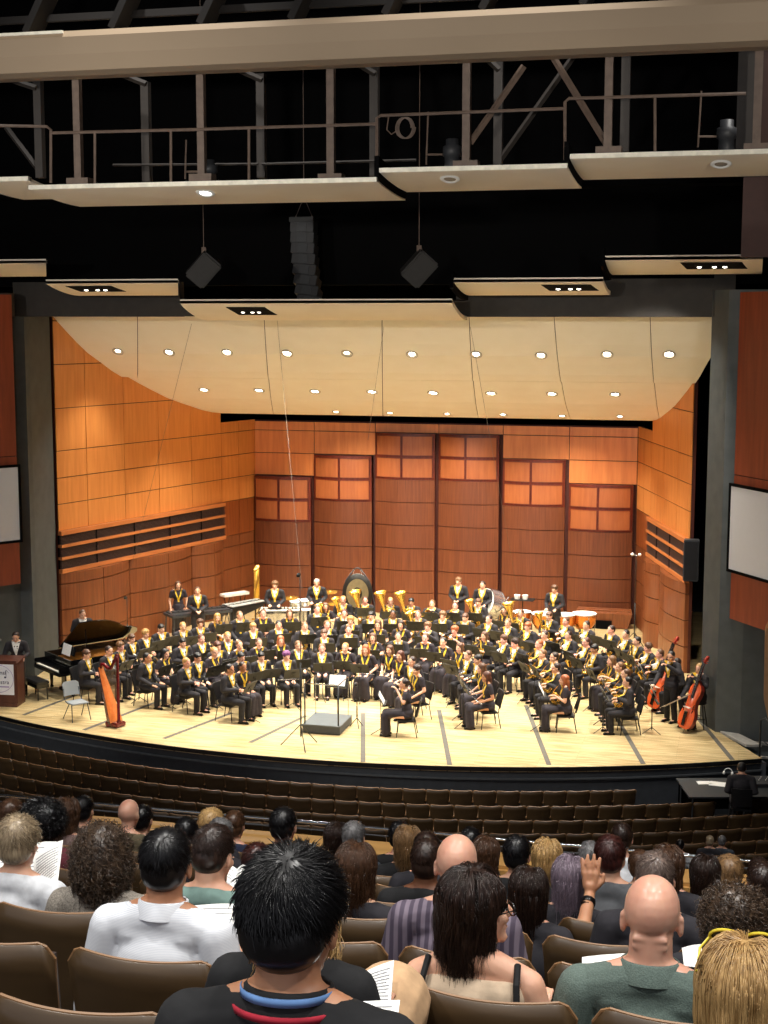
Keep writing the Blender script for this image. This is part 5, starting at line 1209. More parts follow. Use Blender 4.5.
# double basses
M_BTOP = mat('bass_top', (236, 104, 48), .35, coat=.3, col2=(216, 80, 34)); M_BRIB = mat('bass_ribs', (156, 46, 28), .3, coat=.4, col2=(100, 24, 14))
def double_bass(base, tip, nrm, label, bow=None):
    """base: endpin point, tip: scroll point, nrm: direction the top faces"""
    base = V(base); tip = V(tip); ax = (tip-base); L = ax.length; ax.normalize(); n = V(nrm); n = (n-ax*n.dot(ax)).normalized(); x = n.cross(ax).normalized()*-1
    Mx = Matrix((( x.x, ax.x, n.x, base.x), (x.y, ax.y, n.y, base.y), (x.z, ax.z, n.z, base.z), (0, 0, 0, 1)))
    r = empty('double_bass'); r.matrix_world = Mx; k = L/1.85
    Wd = .60
    half = [(.0, .10), (.16, .105), (.27, .16), (.33, .28), (.335, .40), (.29, .52), (.225, .60), (.195, .70), (.20, .80), (.235, .88), (.255, .97), (.24, 1.07), (.18, 1.14), (.10, 1.18), (.05, 1.24), (.0, 1.245)]
    out = [(a*k*Wd, b*k) for a, b in half]+[(-a*k*Wd, b*k) for a, b in half[-2:0:-1]]
    mb = MB(); mb.prism(out, -.16*k, -.01*k); mb.build('ribs_and_back', M_BRIB, r)
    mb = MB(); N_ = len(out); c = V((0, .62*k, .035*k)); vs = [V((a, b, -.008*k)) for a, b in out]+[V((a*.8, (b-.62*k)*.82+.62*k, .022*k)) for a, b in out]+[c]
    mb.smooth = True; mb.add(vs, [(i, (i+1) % N_, N_+(i+1) % N_, N_+i) for i in range(N_)]+[(N_+i, N_+(i+1) % N_, 2*N_) for i in range(N_)]); mb.build('top_plate', M_BTOP, r)
    mb = MB(); mb.tube([(0, 1.2*k, -.03*k), (0, 1.66*k, -.01*k)], [.032*k, .024*k], 8); mb.build('neck', M_BRIB, r)
    mb = MB(); mb.box((0, 1.25*k, .035*k), (.07*k, .84*k, .02*k), Matrix.Rotation(-.02, 3, 'X')); mb.build('fingerboard', M_EBON, r)
    mb = MB(); mb.box((0, .60*k, .085*k), (.14*k, .02*k, .13*k)); mb.build('bridge', M_IVORY, r)
    mb = MB(); mb.box((0, .34*k, .07*k), (.075*k, .34*k, .02*k), Matrix.Rotation(.12, 3, 'X')); mb.build('tailpiece', M_EBON, r)
    mb = MB(); 
    for j in range(4): u = (j-1.5)*.022*k; mb.tube([(u, .48*k, .09*k), (u*1.3, .60*k, .155*k), (u*.6, 1.68*k, .03*k)], .003*k, 4)
    mb.build('strings', M_SILV, r)
    mb = MB(); 
    for sx in (-1, 1): mb.tube([(sx*.11*k, .50*k, .028*k), (sx*.13*k, .56*k, .030*k), (sx*.105*k, .63*k, .030*k), (sx*.125*k, .70*k, .028*k)], .010*k, 5)
    mb.build('f_holes', M_EBON, r)
    mb = MB(); mb.tube([(0, 1.66*k, -.01*k), (0, 1.78*k, -.03*k)]+[(0, 1.80*k+.035*k*math.sin(t), -.065*k+.035*k*math.cos(t)) for t in (0, 1, 2, 3, 4, 5)], [.03*k, .032*k, .032*k, .03*k, .03*k, .028*k, .026*k, .022*k], 8)
    for j in range(4): mb.tube([((-.07 if j % 2 else .07)*k, (1.69+.025*j)*k, -.02*k), (0, (1.69+.025*j)*k, -.02*k)], .010*k, 5)
    mb.build('scroll', mat('bass_scroll', (190, 50, 30), .3, coat=.4), r); mb = MB(); mb.tube([(0, .10*k, -.10*k), (0, 0, -.10*k)], .009, 6); mb.build('endpin', M_CHROME, r)
    tag(r, label, 'double bass', 'double basses at the right edge of the stage'); return r
bA = at_z(650, 708, .12); tA = at_z(676, 645, 1.82); 
double_bass((bA[0], bA[1], .02), (bA[0]+.60, bA[1]+.30, 1.95), (-.55, -.82, .2), 'double bass held upright by the standing player, left of the other')
bB = at_z(681, 730, .08); 
double_bass((bB[0], bB[1], .02), (bB[0]+.55, bB[1]+.28, 1.88), (-.50, -.85, .2), 'double bass nearest the right wall, played from a high stool')
# the second bass player on a stool
PB = Pose(False, .02, (.1, .25, 0), 'bass', False, .16, .40)
for i, s_ in enumerate((-1, 1)): PB.ank[i] = V((s_*.16, .30, -.12))
sb = (bB[0]+.40, bB[1]+.62)
o = person_at(None, False, 'short', (sb[0], sb[1], .24), math.atan2(.66, -.75)+0, 1.0, 'light', 'blond', True, PB, 'bass_seated', False); o.rotation_euler = (0, 0, math.atan2(.72, -.70)); o.scale = (1.1, 1.1, 1.0)
tag(o, 'fair-haired bass player in dark suit sitting on the stool at the right wall', 'person')
r = empty('bar_stool', (sb[0], sb[1], 0)); mb = MB(); mb.lathe([(.001, .66), (.17, .66), (.18, .63), (.17, .60), (.001, .60)], 20); mb.build('seat', M_CHR, r)
for j in range(4): a = j*math.pi/2+.6; legtube(r, (.13*math.cos(a), .13*math.sin(a), .60), (.23*math.cos(a), .23*math.sin(a), 0), .015, M_CHR)
mb = MB(); mb.tube([(.19*math.cos(a), .19*math.sin(a), .25) for a in [j*math.pi/8 for j in range(16)]], .010, 5, closed=True); mb.build('foot_ring', M_CHR, r); tag(r, 'tall black stool under the bass player at the right wall', 'stool')
r = empty('bow', (bB[0]-.10, bB[1]-.05, 0)); mb = MB(); mb.tube([(-.42, -.06, .62), (.30, .10, .98)], .008, 5); mb.tube([(-.42, -.06, .60), (.30, .10, .96)], .004, 4); mb.build('stick_and_hair', mat('bow_wood', (214, 190, 160), .5), r); mb = MB(); mb.box((-.36, -.05, .63), (.08, .02, .04)); mb.build('frog', M_EBON, r); tag(r, 'pale bow held across the double bass nearest the right wall', 'bow')
for (x, y, lab) in ((652, 733, 'black music stand in front of the two double basses'), (640, 707, 'black music stand left of the double basses with loose pages')):
    P = at_z(x, y, 0); s = copy_tree(stand0); s.location = (P[0], P[1], 0); s.rotation_euler = (0, 0, math.pi/2+.25); tag(s, lab, 'music stand')
    o = link('sheet_music', sheet_me, None, (P[0], P[1], 0)); o.rotation_euler = s.rotation_euler; tag(o, 'white pages on the '+lab.replace('black ', ''), 'sheet music')
# wall speaker, side rail
P = at_y(689, 561, 2.55); mb = MB(); mb.box((0, 0, 0), (.42, .35, 1.16), bev=.02); o = mb.build('loudspeaker', M_CHAR); o.location = (P[0]+.05, 2.75, P[2]); mb = MB(); mb.box((0, -.18, 0), (.36, .01, 1.08)); mb.build('grille', M_BLKG, o); tag(o, 'dark box loudspeaker on the front edge of the right shell wall', 'loudspeaker')
r = empty('handrail', (11.0, -4.9, -.2)); mb = MB(); mb.tube([(-.35, .45, -.0), (-.35, .45, 1.0), (-.25, .35, 1.08), (1.25, -1.6, .25), (1.25, -1.6, -.8)], .022, 8); mb.tube([(-.30, .40, .55), (1.25, -1.6, -.25)], .016, 6); mb.build('rail', M_CHAR, r); mb = MB(); mb.tube([(.4, -.5, .70), (.4, -.5, -.5)], .018, 6); mb.build('rail_post', M_CHAR, r); tag(r, 'metal stair handrail at the right corner of the stage', 'handrail')
# hanging loudspeakers and line array
def hang_box(px, py, Y, label, top_py):
    P = at_y(px, py, Y); r = empty('hanging_loudspeaker', (P[0], P[1], P[2]), .5); mb = MB(); mb.box((0, 0, 0), (.52, .45, .72), Matrix.Rotation(.70, 3, 'Y') @ Matrix.Rotation(.3, 3, 'X'), bev=.04); mb.build('cabinet', mat('speaker_dark', (40, 37, 34), .6), r)
    mb = MB(); mb.tube([(0, 0, .40), (0, 0, 20.06-P[2])], .010, 5); mb.build('hanging_cable', M_STEEL, r); mb = MB(); mb.box((0, 0, .42), (.10, .05, .14)); mb.build('bracket', M_STEEL, r); tag(r, label, 'loudspeaker', 'loudspeakers hanging in the dark'); return r
hang_box(204, 269, -6.5, 'small hanging loudspeaker left of the curved speaker column', 208); hang_box(419, 268, -6.5, 'small hanging loudspeaker right of the curved speaker column', 205)
r = empty('line_array', (0, 0, 0)); r.scale = (1.12, 1, 1.12); top = at_y(304, 222, -2.55); r.location = V(top); z = 0; y = 0; x = 0; an = -.05
mb = MB(); mb.box((0, 0, .05), (.56, .5, .10)); mb.build('top_frame', M_STAND, r); mb = MB(); mb.tube([(-.2, 0, .1), (0, 0, .55), (.2, 0, .1)], .012, 5); mb.tube([(0, 0, .5), (0, 0, (20.06-top[2])/1.12)], .010, 5); mb.build('hanging_chain', M_STEEL, r)
for k in range(8):
    R = Matrix.Rotation(an*1.0, 3, 'X') @ Matrix.Rotation(-an*.45, 3, 'Y'); c = V((x, y, z-.12)); mb = MB(); mb.mi = 0; mb.box(c, (.54, .42, .235), R, bev=.012); mb.mi = 1; mb.box(c+R @ V((0, -.215, 0)), (.22, .012, .20), R); mb.mi = 0
    mb.build('speaker_module', [mat('array_dark', (44, 44, 47), .5), M_CHAR], r); z -= .245*math.cos(an); x += .245*math.sin(-an)*.42; an -= .045
tag(r, 'curved column of stacked loudspeakers hanging in the middle', 'loudspeaker')
# fixtures on the catwalk
for k, (x, y0, y1, m_) in enumerate(((209, 160, 183, M_CHAR), (452, 139, 170, M_CHAR), (726, 120, 153, M_CHAR))):
    A = at_y(x, y0, -13.2); B = at_y(x, y1, -13.2); r = empty('stage_spotlight', V(B)); h = A[2]-B[2]; mb = MB(); mb.lathe([(.13, 0), (.13, h*.42), (.16, h*.45), (.16, h*.75), (.11, h*.8), (.11, h*1.0), (.001, h*1.0)], 16); mb.build('housing', m_, r)
    mb = MB(); mb.tube([(0, 0, h*.5), (-.45, 0, h*.52)], .02, 6); mb.tube([(-.45, 0, h*.2), (-.42, 0, h*1.9)], .016, 6); mb.build('yoke_arm', M_STEEL, r); tag(r, 'cylindrical spotlight hanging on the catwalk, %s of three' % ('leftmost', 'middle one', 'rightmost')[k], 'spotlight', 'spotlights on the catwalk')
    C_ = at_y((205.5, 450, 721)[k], (192.5, 178.5, 163.5)[k], YA+.45); c = empty('ceiling_light', V(C_)); mb = MB(); mb.lathe([(.17, -.01), (.13, -.035), (.10, -.01)], 20, Matrix.Rotation(-.3, 3, 'X')); mb.build('trim_ring', M_PAPER, c)
    mb = MB(); mb.lathe([(.001, -.012), (.11, -.012)], 16, Matrix.Rotation(-.3, 3, 'X')); mb.build('lens', mat('lens_lit', (255, 252, 245), .4, emit=((255, 252, 240), 14 if k == 0 else 0.6)) if k == 0 else mat('lens_dull', (120, 110, 96), .4), c)
    tag(c, 'round downlight opening in the catwalk soffit, %s' % ('lit, at the left', 'under the middle spotlight', 'under the right spotlight')[k], 'ceiling light')
    if k == 0: spot('catwalk_lamp', V(C_)+V((0, 0, -.15)), (C_[0]+1, -22, 0), 900, COOL, 80, .8)
r = empty('coiled_cable', V(at_y(403, 128, -13.55))); mb = MB()
mb.tube([(.14*math.cos(a)+.004*a, .01*math.sin(a*3), .17*math.sin(a)) for a in [k*.3 for k in range(64)]], .012, 5); mb.tube([(-.25, 0, .2), (-.28, 0, -.02), (-.2, 0, -.10), (-.12, 0, -.05)], .012, 5); mb.build('cable_loop', M_STEEL, r); tag(r, 'coil of grey cable hung on the catwalk railing', 'cable')
# thin wires and boom lines seen over the stage
for k, (a_, b_, lab) in enumerate((((277, 318, 0.2, None), (302, 590, -6.4, None), 'thin suspension wire in front of the left half of the shell'), ((385, 318, .2, None), (368, 440, 2.0, None), 'thin wire hanging from the canopy right of centre'), ((470, 325, 0.3, None), (520, 606, 4.5, None), 'thin slanting wire in front of the right towers'), ((193, 318, .2, None), (125, 592, 1.9, None), 'thin slanting wire to the microphone at the left wall'))):
    A = at_y(a_[0], a_[1], a_[2]); B = at_y(b_[0], b_[1], b_[2]); wire('suspension_wire', [A, B], .004, mat('wire_dim', (110, 100, 88), .8), lab)
# ------------------------------------------------------------------ seats of the lower hall
M_SEATB = mat('seat_plywood', (84, 64, 40), .40, scale=3, stretch=(1, 1, 4), col2=(68, 51, 31), coat=.15); M_EDGE = mat('seat_edge', (140, 104, 70), .45, var=.05); M_SPAD = mat('seat_fabric', (60, 46, 40), .95); M_ARM = mat('armrest_wood', (150, 112, 70), .4)
def make_seat(near=False):
    r = empty('auditorium_seat'); n = 14; H = .61 if near else .54; w = .248 if near else .255
    def pt(u, v, off=0): 
        e = max(0, (abs(u)-.80)/.20); zt = H-(.055 if near else .045)*e**2+.012*abs(u)**2; return V((u*(w-.02*(1-v)), .045*u*u-.10*v-off, (.40 if near else .36)+zt*v))
    P = [[pt(-1+2*j/n, k/6) for j in range(n+1)] for k in range(7)]
    mb = MB(); mb.smooth = True; mb.grid(P, (0, -.022, 0)); mb.build('back_shell', M_SEATB, r)
    mb = MB(); mb.tube([pt(-.985, .5, .011)]+[pt(-.98, .85, .011)]+[pt(-1+2*j/20, 1, .011) for j in range(21)]+[pt(.98, .85, .011), pt(.985, .5, .011)], .006 if near else .011, 6); mb.build('back_edge', M_EDGE, r)
    mb = MB(); P = [[pt((-1+2*j/8)*.90, .12+.8*k/4)+V((0, .018, 0)) for j in range(9)] for k in range(5)]; mb.grid(P, (0, .035, 0)); mb.build('back_pad', M_SPAD, r)
    return r
def finish_seat(r, folded):
    mb = MB()
    if folded: mb.box((0, .14, .60), (.44, .09, .40), Matrix.Rotation(-.12, 3, 'X'), bev=.03)
    else: mb.box((0, .22, .42), (.46, .42, .08), bev=.03)
    mb.build('seat_pan', M_SPAD, r)
    mb = MB(); mb.box((-.265, .10, .64), (.045, .32, .03), bev=.012); mb.build('armrest', M_ARM, r)
    mb = MB(); mb.box((-.265, .08, .31), (.03, .16, .62)); mb.box((-.265, .08, .012), (.06, .30, .024)); mb.build('side_support', M_CHAR, r)
    return register(r)
seatF = finish_seat(make_seat(), True); usedF = False
TOPZ = [-.36, -.375, -.355, -.29, -.19, -.08, .05, .18]
RK = [22.55+.95*k for k in range(8)]
cnt = 0
for k, (R, tz) in enumerate(zip(RK, TOPZ)):
    L = .515; a0 = math.asin(-9.6/R); a1 = math.asin(11.8/R); row = []
    a = a0+(k % 2)*.5*L/R
    while a < a1:
        X = AC[0]+R*math.sin(a); Y = AC[1]-R*math.cos(a); p = px_of((X, Y, tz))
        a += L/R
        if p[0] < -14 or p[0] > 784: continue
        if k == 0 and p[0] > 646: continue
        if k == 1 and 706 < p[0] < 726: continue
        if k >= 5 and p[0] < 560: continue
        row.append((X, Y, math.atan2(-(AC[0]-X), AC[1]-Y)))
    for j, (X, Y, rz) in enumerate(row):
        s = seatF if not usedF else copy_tree(seatF); usedF = True; s.location = (X, Y, tz-.90); s.rotation_euler = (0, 0, rz)
        tag(s, 'empty brown auditorium seat, %s from left in the %s row from the stage' % (ordn(j+1), ordn(k+1)), 'seat', 'empty seats in front of the stage'); cnt += 1
mb = MB()
for k in range(3, 8):
    R = RK[k]; z = TOPZ[k]-.90; P = [[(AC[0]+rr*math.sin(a), AC[1]-rr*math.cos(a), z) for a in [-.5+1.05*j/40 for j in range(41)]] for rr in (R-.42, R+.53 if k < 7 else R+9)]; mb.grid(P, (0, 0, -.15))
structure('floor_risers', mb, M_CARP)
# mixing table and its operator in front of the stage
Pa = V(at_z(676, 778, -.22)); Pb = V(at_z(689, 797, -.22)); tdn = (Pb-Pa).normalized(); tal = V((-tdn.y, tdn.x, 0)); tl = (Pb-Pa).length; tcn = Pa+tdn*tl/2+tal*1.6; rzt = math.atan2(tal.y, tal.x); r = empty('folding_table', (tcn.x, tcn.y, -1.25), rzt); mb = MB(); mb.box((0, 0, 1.01), (3.2, tl, .035)); mb.build('table_top', mat('table_black', (34, 38, 42), .5), r)
mb = MB(); mb.box((0, tl/2-.05, .66), (3.1, .02, .66)); mb.build('skirt', M_BLK, r)
for sx in (-1.5, 1.5):
    for sy in (-tl/2+.08, tl/2-.08): legtube(r, (sx, sy, .99), (sx, sy, 0), .018, M_CHAR)
tag(r, 'black work table against the stage front at the right', 'table'); tz = -1.25+1.028
def papers(px, py, w, d, rz, label, name='papers'):
    P = at_z(px, py, tz); mb = MB(); mb.box((0, 0, .006), (w, d, .010)); o = mb.build(name, M_PAPER); o.location = (P[0], P[1], tz); o.rotation_euler = (0, 0, rz); tag(o, label, 'paper')
papers(704, 783, .30, .22, .3, 'narrow white paper sheet at the left on the work table'); papers(720, 784.5, .46, .30, -.1, 'white open notebook beside the operator on the work table')
mc_ = at_z(757, 784, tz); r = empty('mixing_console', (mc_[0], mc_[1], tz), rzt); mb = MB(); mb.box((0, 0, .05), (.7, .45, .09), Matrix.Rotation(.1, 3, 'X')); mb.build('console_body', M_CHAR, r); mb = MB()
for k in range(12): mb.ell((-.28+.05*k, -.06+.1*(k % 3), .11), (.012, .012, .012), nu=6, nv=4)
mb.build('faders', M_PAPER, r); tag(r, 'small sound console at the right end of the work table', 'mixing console')
hp_ = at_z(728, 776, tz); r = empty('headphones', (hp_[0], hp_[1], tz+.012)); mb = MB(); mb.tube([(.09*math.cos(a), .02, .07+.09*math.sin(a)) for a in [k*math.pi/8 for k in range(9)]], .010, 5); mb.build('headband', M_PAPER, r)
for sx in (-1, 1): mb = MB(); mb.ell((sx*.09, .02, .05), (.03, .04, .04), nu=8, nv=6); mb.build('ear_cup', M_PAPER, r)
tag(r, 'pale headphones lying on the work table', 'headphones')
STP['op'] = None; PO = Pose(False, .12, (.2, 0, 0), 'lap')
P = at_y(742, 769, Pb.y+tal.y*1.6-.42); bz = P[2]-1.24; mb = MB(); mb.box((P[0], P[1]-.15, (bz-1.27)/2), (1.5, 1.2, bz+1.27)); structure('floor_platform', mb, M_CARP)
o = person_at(None, False, 'short', (P[0], P[1]-.05, bz), 0.05, 1.0, 'light', 'black', False, PO, 'op', False); o.scale = (1.15, 1.1, 1.0); tag(o, 'sound operator in black sitting with back turned at the work table', 'person')
c = copy_tree(chair0); c.location = (P[0], P[1]-.05, bz); c.rotation_euler = (0, 0, .05); tag(c, 'black chair under the sound operator', 'chair')
P = at_z(675, 801, -1.1); r = empty('equipment_case', (P[0], P[1], -1.25), .3); mb = MB(); mb.box((0, 0, .09), (.62, .42, .18), bev=.02); mb.build('case_body', M_SILV, r); mb = MB()
for k in range(6): mb.box((-.22+.09*k, 0, .185), (.05, .34, .02))
mb.build('controls', M_CHAR, r); tag(r, 'silver equipment case on the floor left of the work table', 'case')

P = at_z(139, 702, 0); s = copy_tree(stand0); s.location = (P[0], P[1], 0); s.rotation_euler = (0, 0, -1.9); tag(s, 'black music stand standing alone right of the harp', 'music stand')
# ================================================================== THE UPPER AUDIENCE
def hz(dY): return 8.15-.333*(dY-4.3)
def fz(dY): return hz(dY)-1.20
ROWS = [1.5, 2.45, 3.4, 4.3, 5.25, 6.15, 7.05, 7.95, 8.85, 9.75]
mb = MB()
for i, dY in enumerate(ROWS):
    z = fz(dY); mb.box((9, CAM[1]+dY+.05, z-.6), (24, .96, 1.2))
mb.box((9, CAM[1]+10.62, fz(10.5)-.6), (24, .9, 1.2)); mb.box((9, CAM[1]-2, fz(1.5)-.3), (24, 6.1, 1.2))
structure('floor_balcony', mb, M_CARP)
# rail and wooden ledge at the front of this level
A = at_y(389, 833, CAM[1]+11.0); zr = A[2]; Yr = CAM[1]+11.0
mb = MB(); mb.box((9, Yr+.05, zr-2.3), (24, .16, 4.2)); structure('wall_balcony_front', mb, mat('balcony_wall', (70, 60, 50), .7))
mb = MB(); mb.box((9, Yr-.12, zr-.135), (24, .34, .10), bev=.03); structure('trim_ledge', mb, mat('ledge_oak', (206, 158, 92), .45, scale=2, stretch=(.4, 4, 4), col2=(184, 136, 74)))
r = empty('guard_rail', (9, Yr+.08, zr-.3)); mb = MB(); mb.tube([(-12, 0, .3), (12, 0, .3)], .014, 8); mb.build('top_rail', M_CHROME, r)
mb = MB(); mb.tube([(-12, 0, .24), (12, 0, .24)], .008, 6); mb.build('lower_rail', M_CHAR, r)
for k in range(17): mb = MB(); mb.tube([(-12+1.5*k, 0, -.02), (-12+1.5*k, 0, .3)], .018, 6); mb.build('rail_post', M_CHAR, r)
tag(r, 'metal guard rail above the wooden ledge in front of the audience', 'railing')
seatN = finish_seat(make_seat(True), False); usedN = False
# ------------------------------------------------------------------ hair made of strands
def strands(name, roots, m, w=.0016, seg=6):
    """roots: list of polylines (lists of Vectors) -> one mesh of tapering three-sided strands"""
    V_ = []; F_ = []; base = 0
    for line in roots:
        L = len(line); 
        pts = np.array([tuple(p) for p in line]); t = np.gradient(pts, axis=0); t /= (np.linalg.norm(t, axis=1)[:, None]+1e-9)
        up = np.array([.3, .2, .9]); a = np.cross(t, up); a /= (np.linalg.norm(a, axis=1)[:, None]+1e-9); b = np.cross(t, a)
        for i in range(L):
            ww = w*(1-.85*(i/(L-1))**2)
            for k in range(3):
                an = 2.094*k; V_.append(tuple(pts[i]+(a[i]*math.cos(an)+b[i]*math.sin(an))*ww))
        for i in range(L-1):
            for k in range(3): F_.append((base+i*3+k, base+i*3+(k+1) % 3, base+(i+1)*3+(k+1) % 3, base+(i+1)*3+k))
        base += L*3
    me = bpy.data.meshes.new(name); me.from_pydata(V_, [], F_); me.materials.append(m); me.polygons.foreach_set('use_smooth', [True]*len(F_)); return me
def strand_mat(name, c1, c2, rough=.32):
    key = 'strand_'+name
    if key in MATS: return MATS[key]
    m = mat(key, c1, rough, scale=90, col2=c2, stretch=(1, 1, .15), spec=.5); return m
SH = {'black': ((20, 18, 20), (8, 8, 9)), 'dark_brown': ((54, 36, 28), (26, 18, 14)), 'brown': ((96, 66, 46), (52, 34, 22)), 'light_brown': ((150, 116, 78), (100, 74, 48)), 'blond': ((214, 176, 118), (148, 112, 66)), 'auburn': ((72, 34, 28), (38, 18, 16)), 'grey': ((130, 128, 128), (70, 68, 68)), 'sandy': ((184, 164, 134), (116, 98, 76)), 'lilac': ((154, 138, 150), (104, 90, 104)), 'taupe': ((120, 102, 92), (78, 64, 58)), 'curlbrown': ((92, 72, 54), (30, 22, 17))}
def make_hair(P, style, col, n, seed, L=.05, w=.0018, part='right', long=.30):
    rnd = random.Random(seed); H = P.head; R = P.R; lines = []; rx, ry, rz_ = .081, .099, .095; cen = V((0, -.018, .040))
    def scalp(th, ph):   # th azimuth (0 = +x, 90 = front), ph elevation
        return V((rx*math.cos(th)*math.cos(ph), ry*math.sin(th)*math.cos(ph), rz_*math.sin(ph)))
    def local_n(p): return V((p.x/rx**2, p.y/ry**2, p.z/rz_**2)).normalized()
    for i in range(n):
        th = rnd.uniform(0, 2*math.pi); s = rnd.uniform(-.80 if math.sin(th) < -.35 else -.5, 1); ph = math.asin(s)
        fr = math.sin(th)
        if fr > .35 and ph < .55 and style != 'cap': continue                # keep the face clear
        if abs(math.cos(th)) > .75 and ph < -.05 and fr > -.25 and style in ('short', 'spiky', 'balding'): continue   # ears
        p0 = scalp(th, ph); nn = local_n(p0); 
        if style in ('short', 'spiky', 'balding'):
            if style == 'spiky': p0 = V((p0.x*1.15, p0.y*1.07-.004, p0.z*1.08+.004))
            if style == 'balding' and rnd.random() < max(0, 1-((p0.x)**2+(p0.y+.03)**2)/.0022) and p0.z > .03: continue
            cr = V((.012, -.052, rz_*.86)); rad = p0-cr; flow = rad-nn*rad.dot(nn)
            if flow.length < .004: flow = V((rnd.gauss(0, 1), rnd.gauss(0, 1), 0))
            flow = flow.normalized()+nn.cross(flow.normalized())*(.35 if style != 'balding' else .2); g = .20 if style == 'spiky' else .18
            flow = (flow+V((rnd.gauss(0, g), rnd.gauss(0, g), rnd.gauss(0, g)))).normalized(); lift = rnd.uniform(.12, .36) if style == 'spiky' else rnd.uniform(.08, .25)
            LL = L*rnd.uniform(.6, 1.25)*(.75 if p0.z < -.02 else 1); line = []
            for k in range(6):
                t = k/5; line.append(p0+flow*(LL*t)+nn*(LL*lift*t*(1-.35*t)-(LL*t)**2/.20))
            lines.append([H+R @ (cen+q) for q in line])
        elif style == 'curly':
            D = (.130, .120, .112+.42*(long-.10)); cz = .142-D[2]; u = rnd.uniform(-.95, 1); az = rnd.uniform(0, 6.283); cu = math.sqrt(1-u*u); q = V((D[0]*cu*math.cos(az), D[1]*cu*math.sin(az), D[2]*u))
            if math.sin(az) > .45 and u < .45: continue
            q = q*rnd.uniform(.86, 1.0); nn = V((q.x/D[0]**2, q.y/D[1]**2, q.z/D[2]**2)).normalized(); dn = V((0, 0, -1)); tg = (dn-nn*dn.dot(nn)+V((rnd.gauss(0, .4), rnd.gauss(0, .4), rnd.gauss(0, .3)))).normalized()
            bt = nn.cross(tg).normalized(); rr = rnd.uniform(.006, .012); f1 = rnd.uniform(0, 6.28); turns = rnd.uniform(1.2, 2.4); LL = rnd.uniform(.04, .075); line = []
            for k in range(10):
                t = k/9; a = f1+turns*6.28*t; line.append(V((0, -.035, cz))+q+tg*(LL*t)+nn*(rr*math.cos(a)-LL*.25*t*t)+bt*rr*math.sin(a))
            lines.append([H+R @ p for p in line])
        else:  # long straight or bob
            sgn = 1 if (p0.x > (.012 if part == 'right' else -.012 if part == 'left' else 0)) else -1
            jit = rnd.uniform(-.35, .35); z = p0.z; x, y = p0.x, p0.y; line = [cen+p0]; LL = long*rnd.uniform(.85, 1.03)
            # run down over the skull, then hang
            az = math.atan2(y/ry, x/rx)
            if p0.z > .03 and fr > -.3: az = az*.6+.4*(0.0 if sgn > 0 else math.pi if az > 0 else -math.pi)
            off = rnd.uniform(.004, .020); pel = ph; rrx, rry = rx+off, ry+off
            steps = 6
            for k in range(1, steps+1):
                e = ph+(-.15-ph)*k/steps if ph > -.15 else ph
                line.append(cen+V((rrx*math.cos(az)*math.cos(e), rry*math.sin(az)*math.cos(e), (rz_+off)*math.sin(e))))
                if ph <= -.15: break
            end = line[-1].copy(); drift = V((rnd.gauss(0, .010), rnd.gauss(0, .010), 0)); wv = rnd.uniform(0, 6.28); wa = rnd.uniform(.001, .005)
            tot = max(.03, LL-(cen.z+p0.z-end.z)*.8)
            for k in range(1, 9):
                t = k/8; taper = 1-.18*math.sin(t*2.2)
                line.append(V((end.x*(taper if style != 'wavy' else 1+.15*t), min(end.y*(1-.1*t), .02), end.z-tot*t))+drift*t+V((wa*math.sin(wv+t*9), wa*math.cos(wv+t*8), 0))*(4 if style == 'wavy' else 1))
            lines.append([H+R @ (q) if q.z > -.02 else H+R @ V((q.x, q.y, -.02))+V((0, 0, q.z+.02)) for q in line])
    return strands('hair', lines, strand_mat(col, *SH[col]), w)
def cap_prims(P, style, long=.3):
    H = P.head; R = P.R; yw = R.to_euler().z; Z = lambda c: Matrix.Rotation(yw, 3, 'Z') @ V(c); e = lambda c, r: ('e', H+R @ V(c), r, R)
    if style == 'curly': D = (.118, .110, .104+.38*(long-.10)); return [e((0, -.035, .137-D[2]), D)]
    pr = [e((0, -.020, .044), (.0825, .0990, .0935)), e((0, -.048, .0), (.076, .068, .072))]
    if style == 'spiky': pr = [e((0, -.024, .050), (.094, .106, .100)), e((0, -.056, .0), (.086, .070, .078))]
    if style in ('long', 'bob', 'wavy'):
        pr += [e((0, -.045, -.03), (.078, .066, .09)), ('c', H+Z((-.035, -.05, -.06)), H+Z((-.035, -.06, -long+.10)), .050, .035), ('c', H+Z((.035, -.05, -.06)), H+Z((.035, -.06, -long+.10)), .050, .035)]
    return pr
AUN = 0
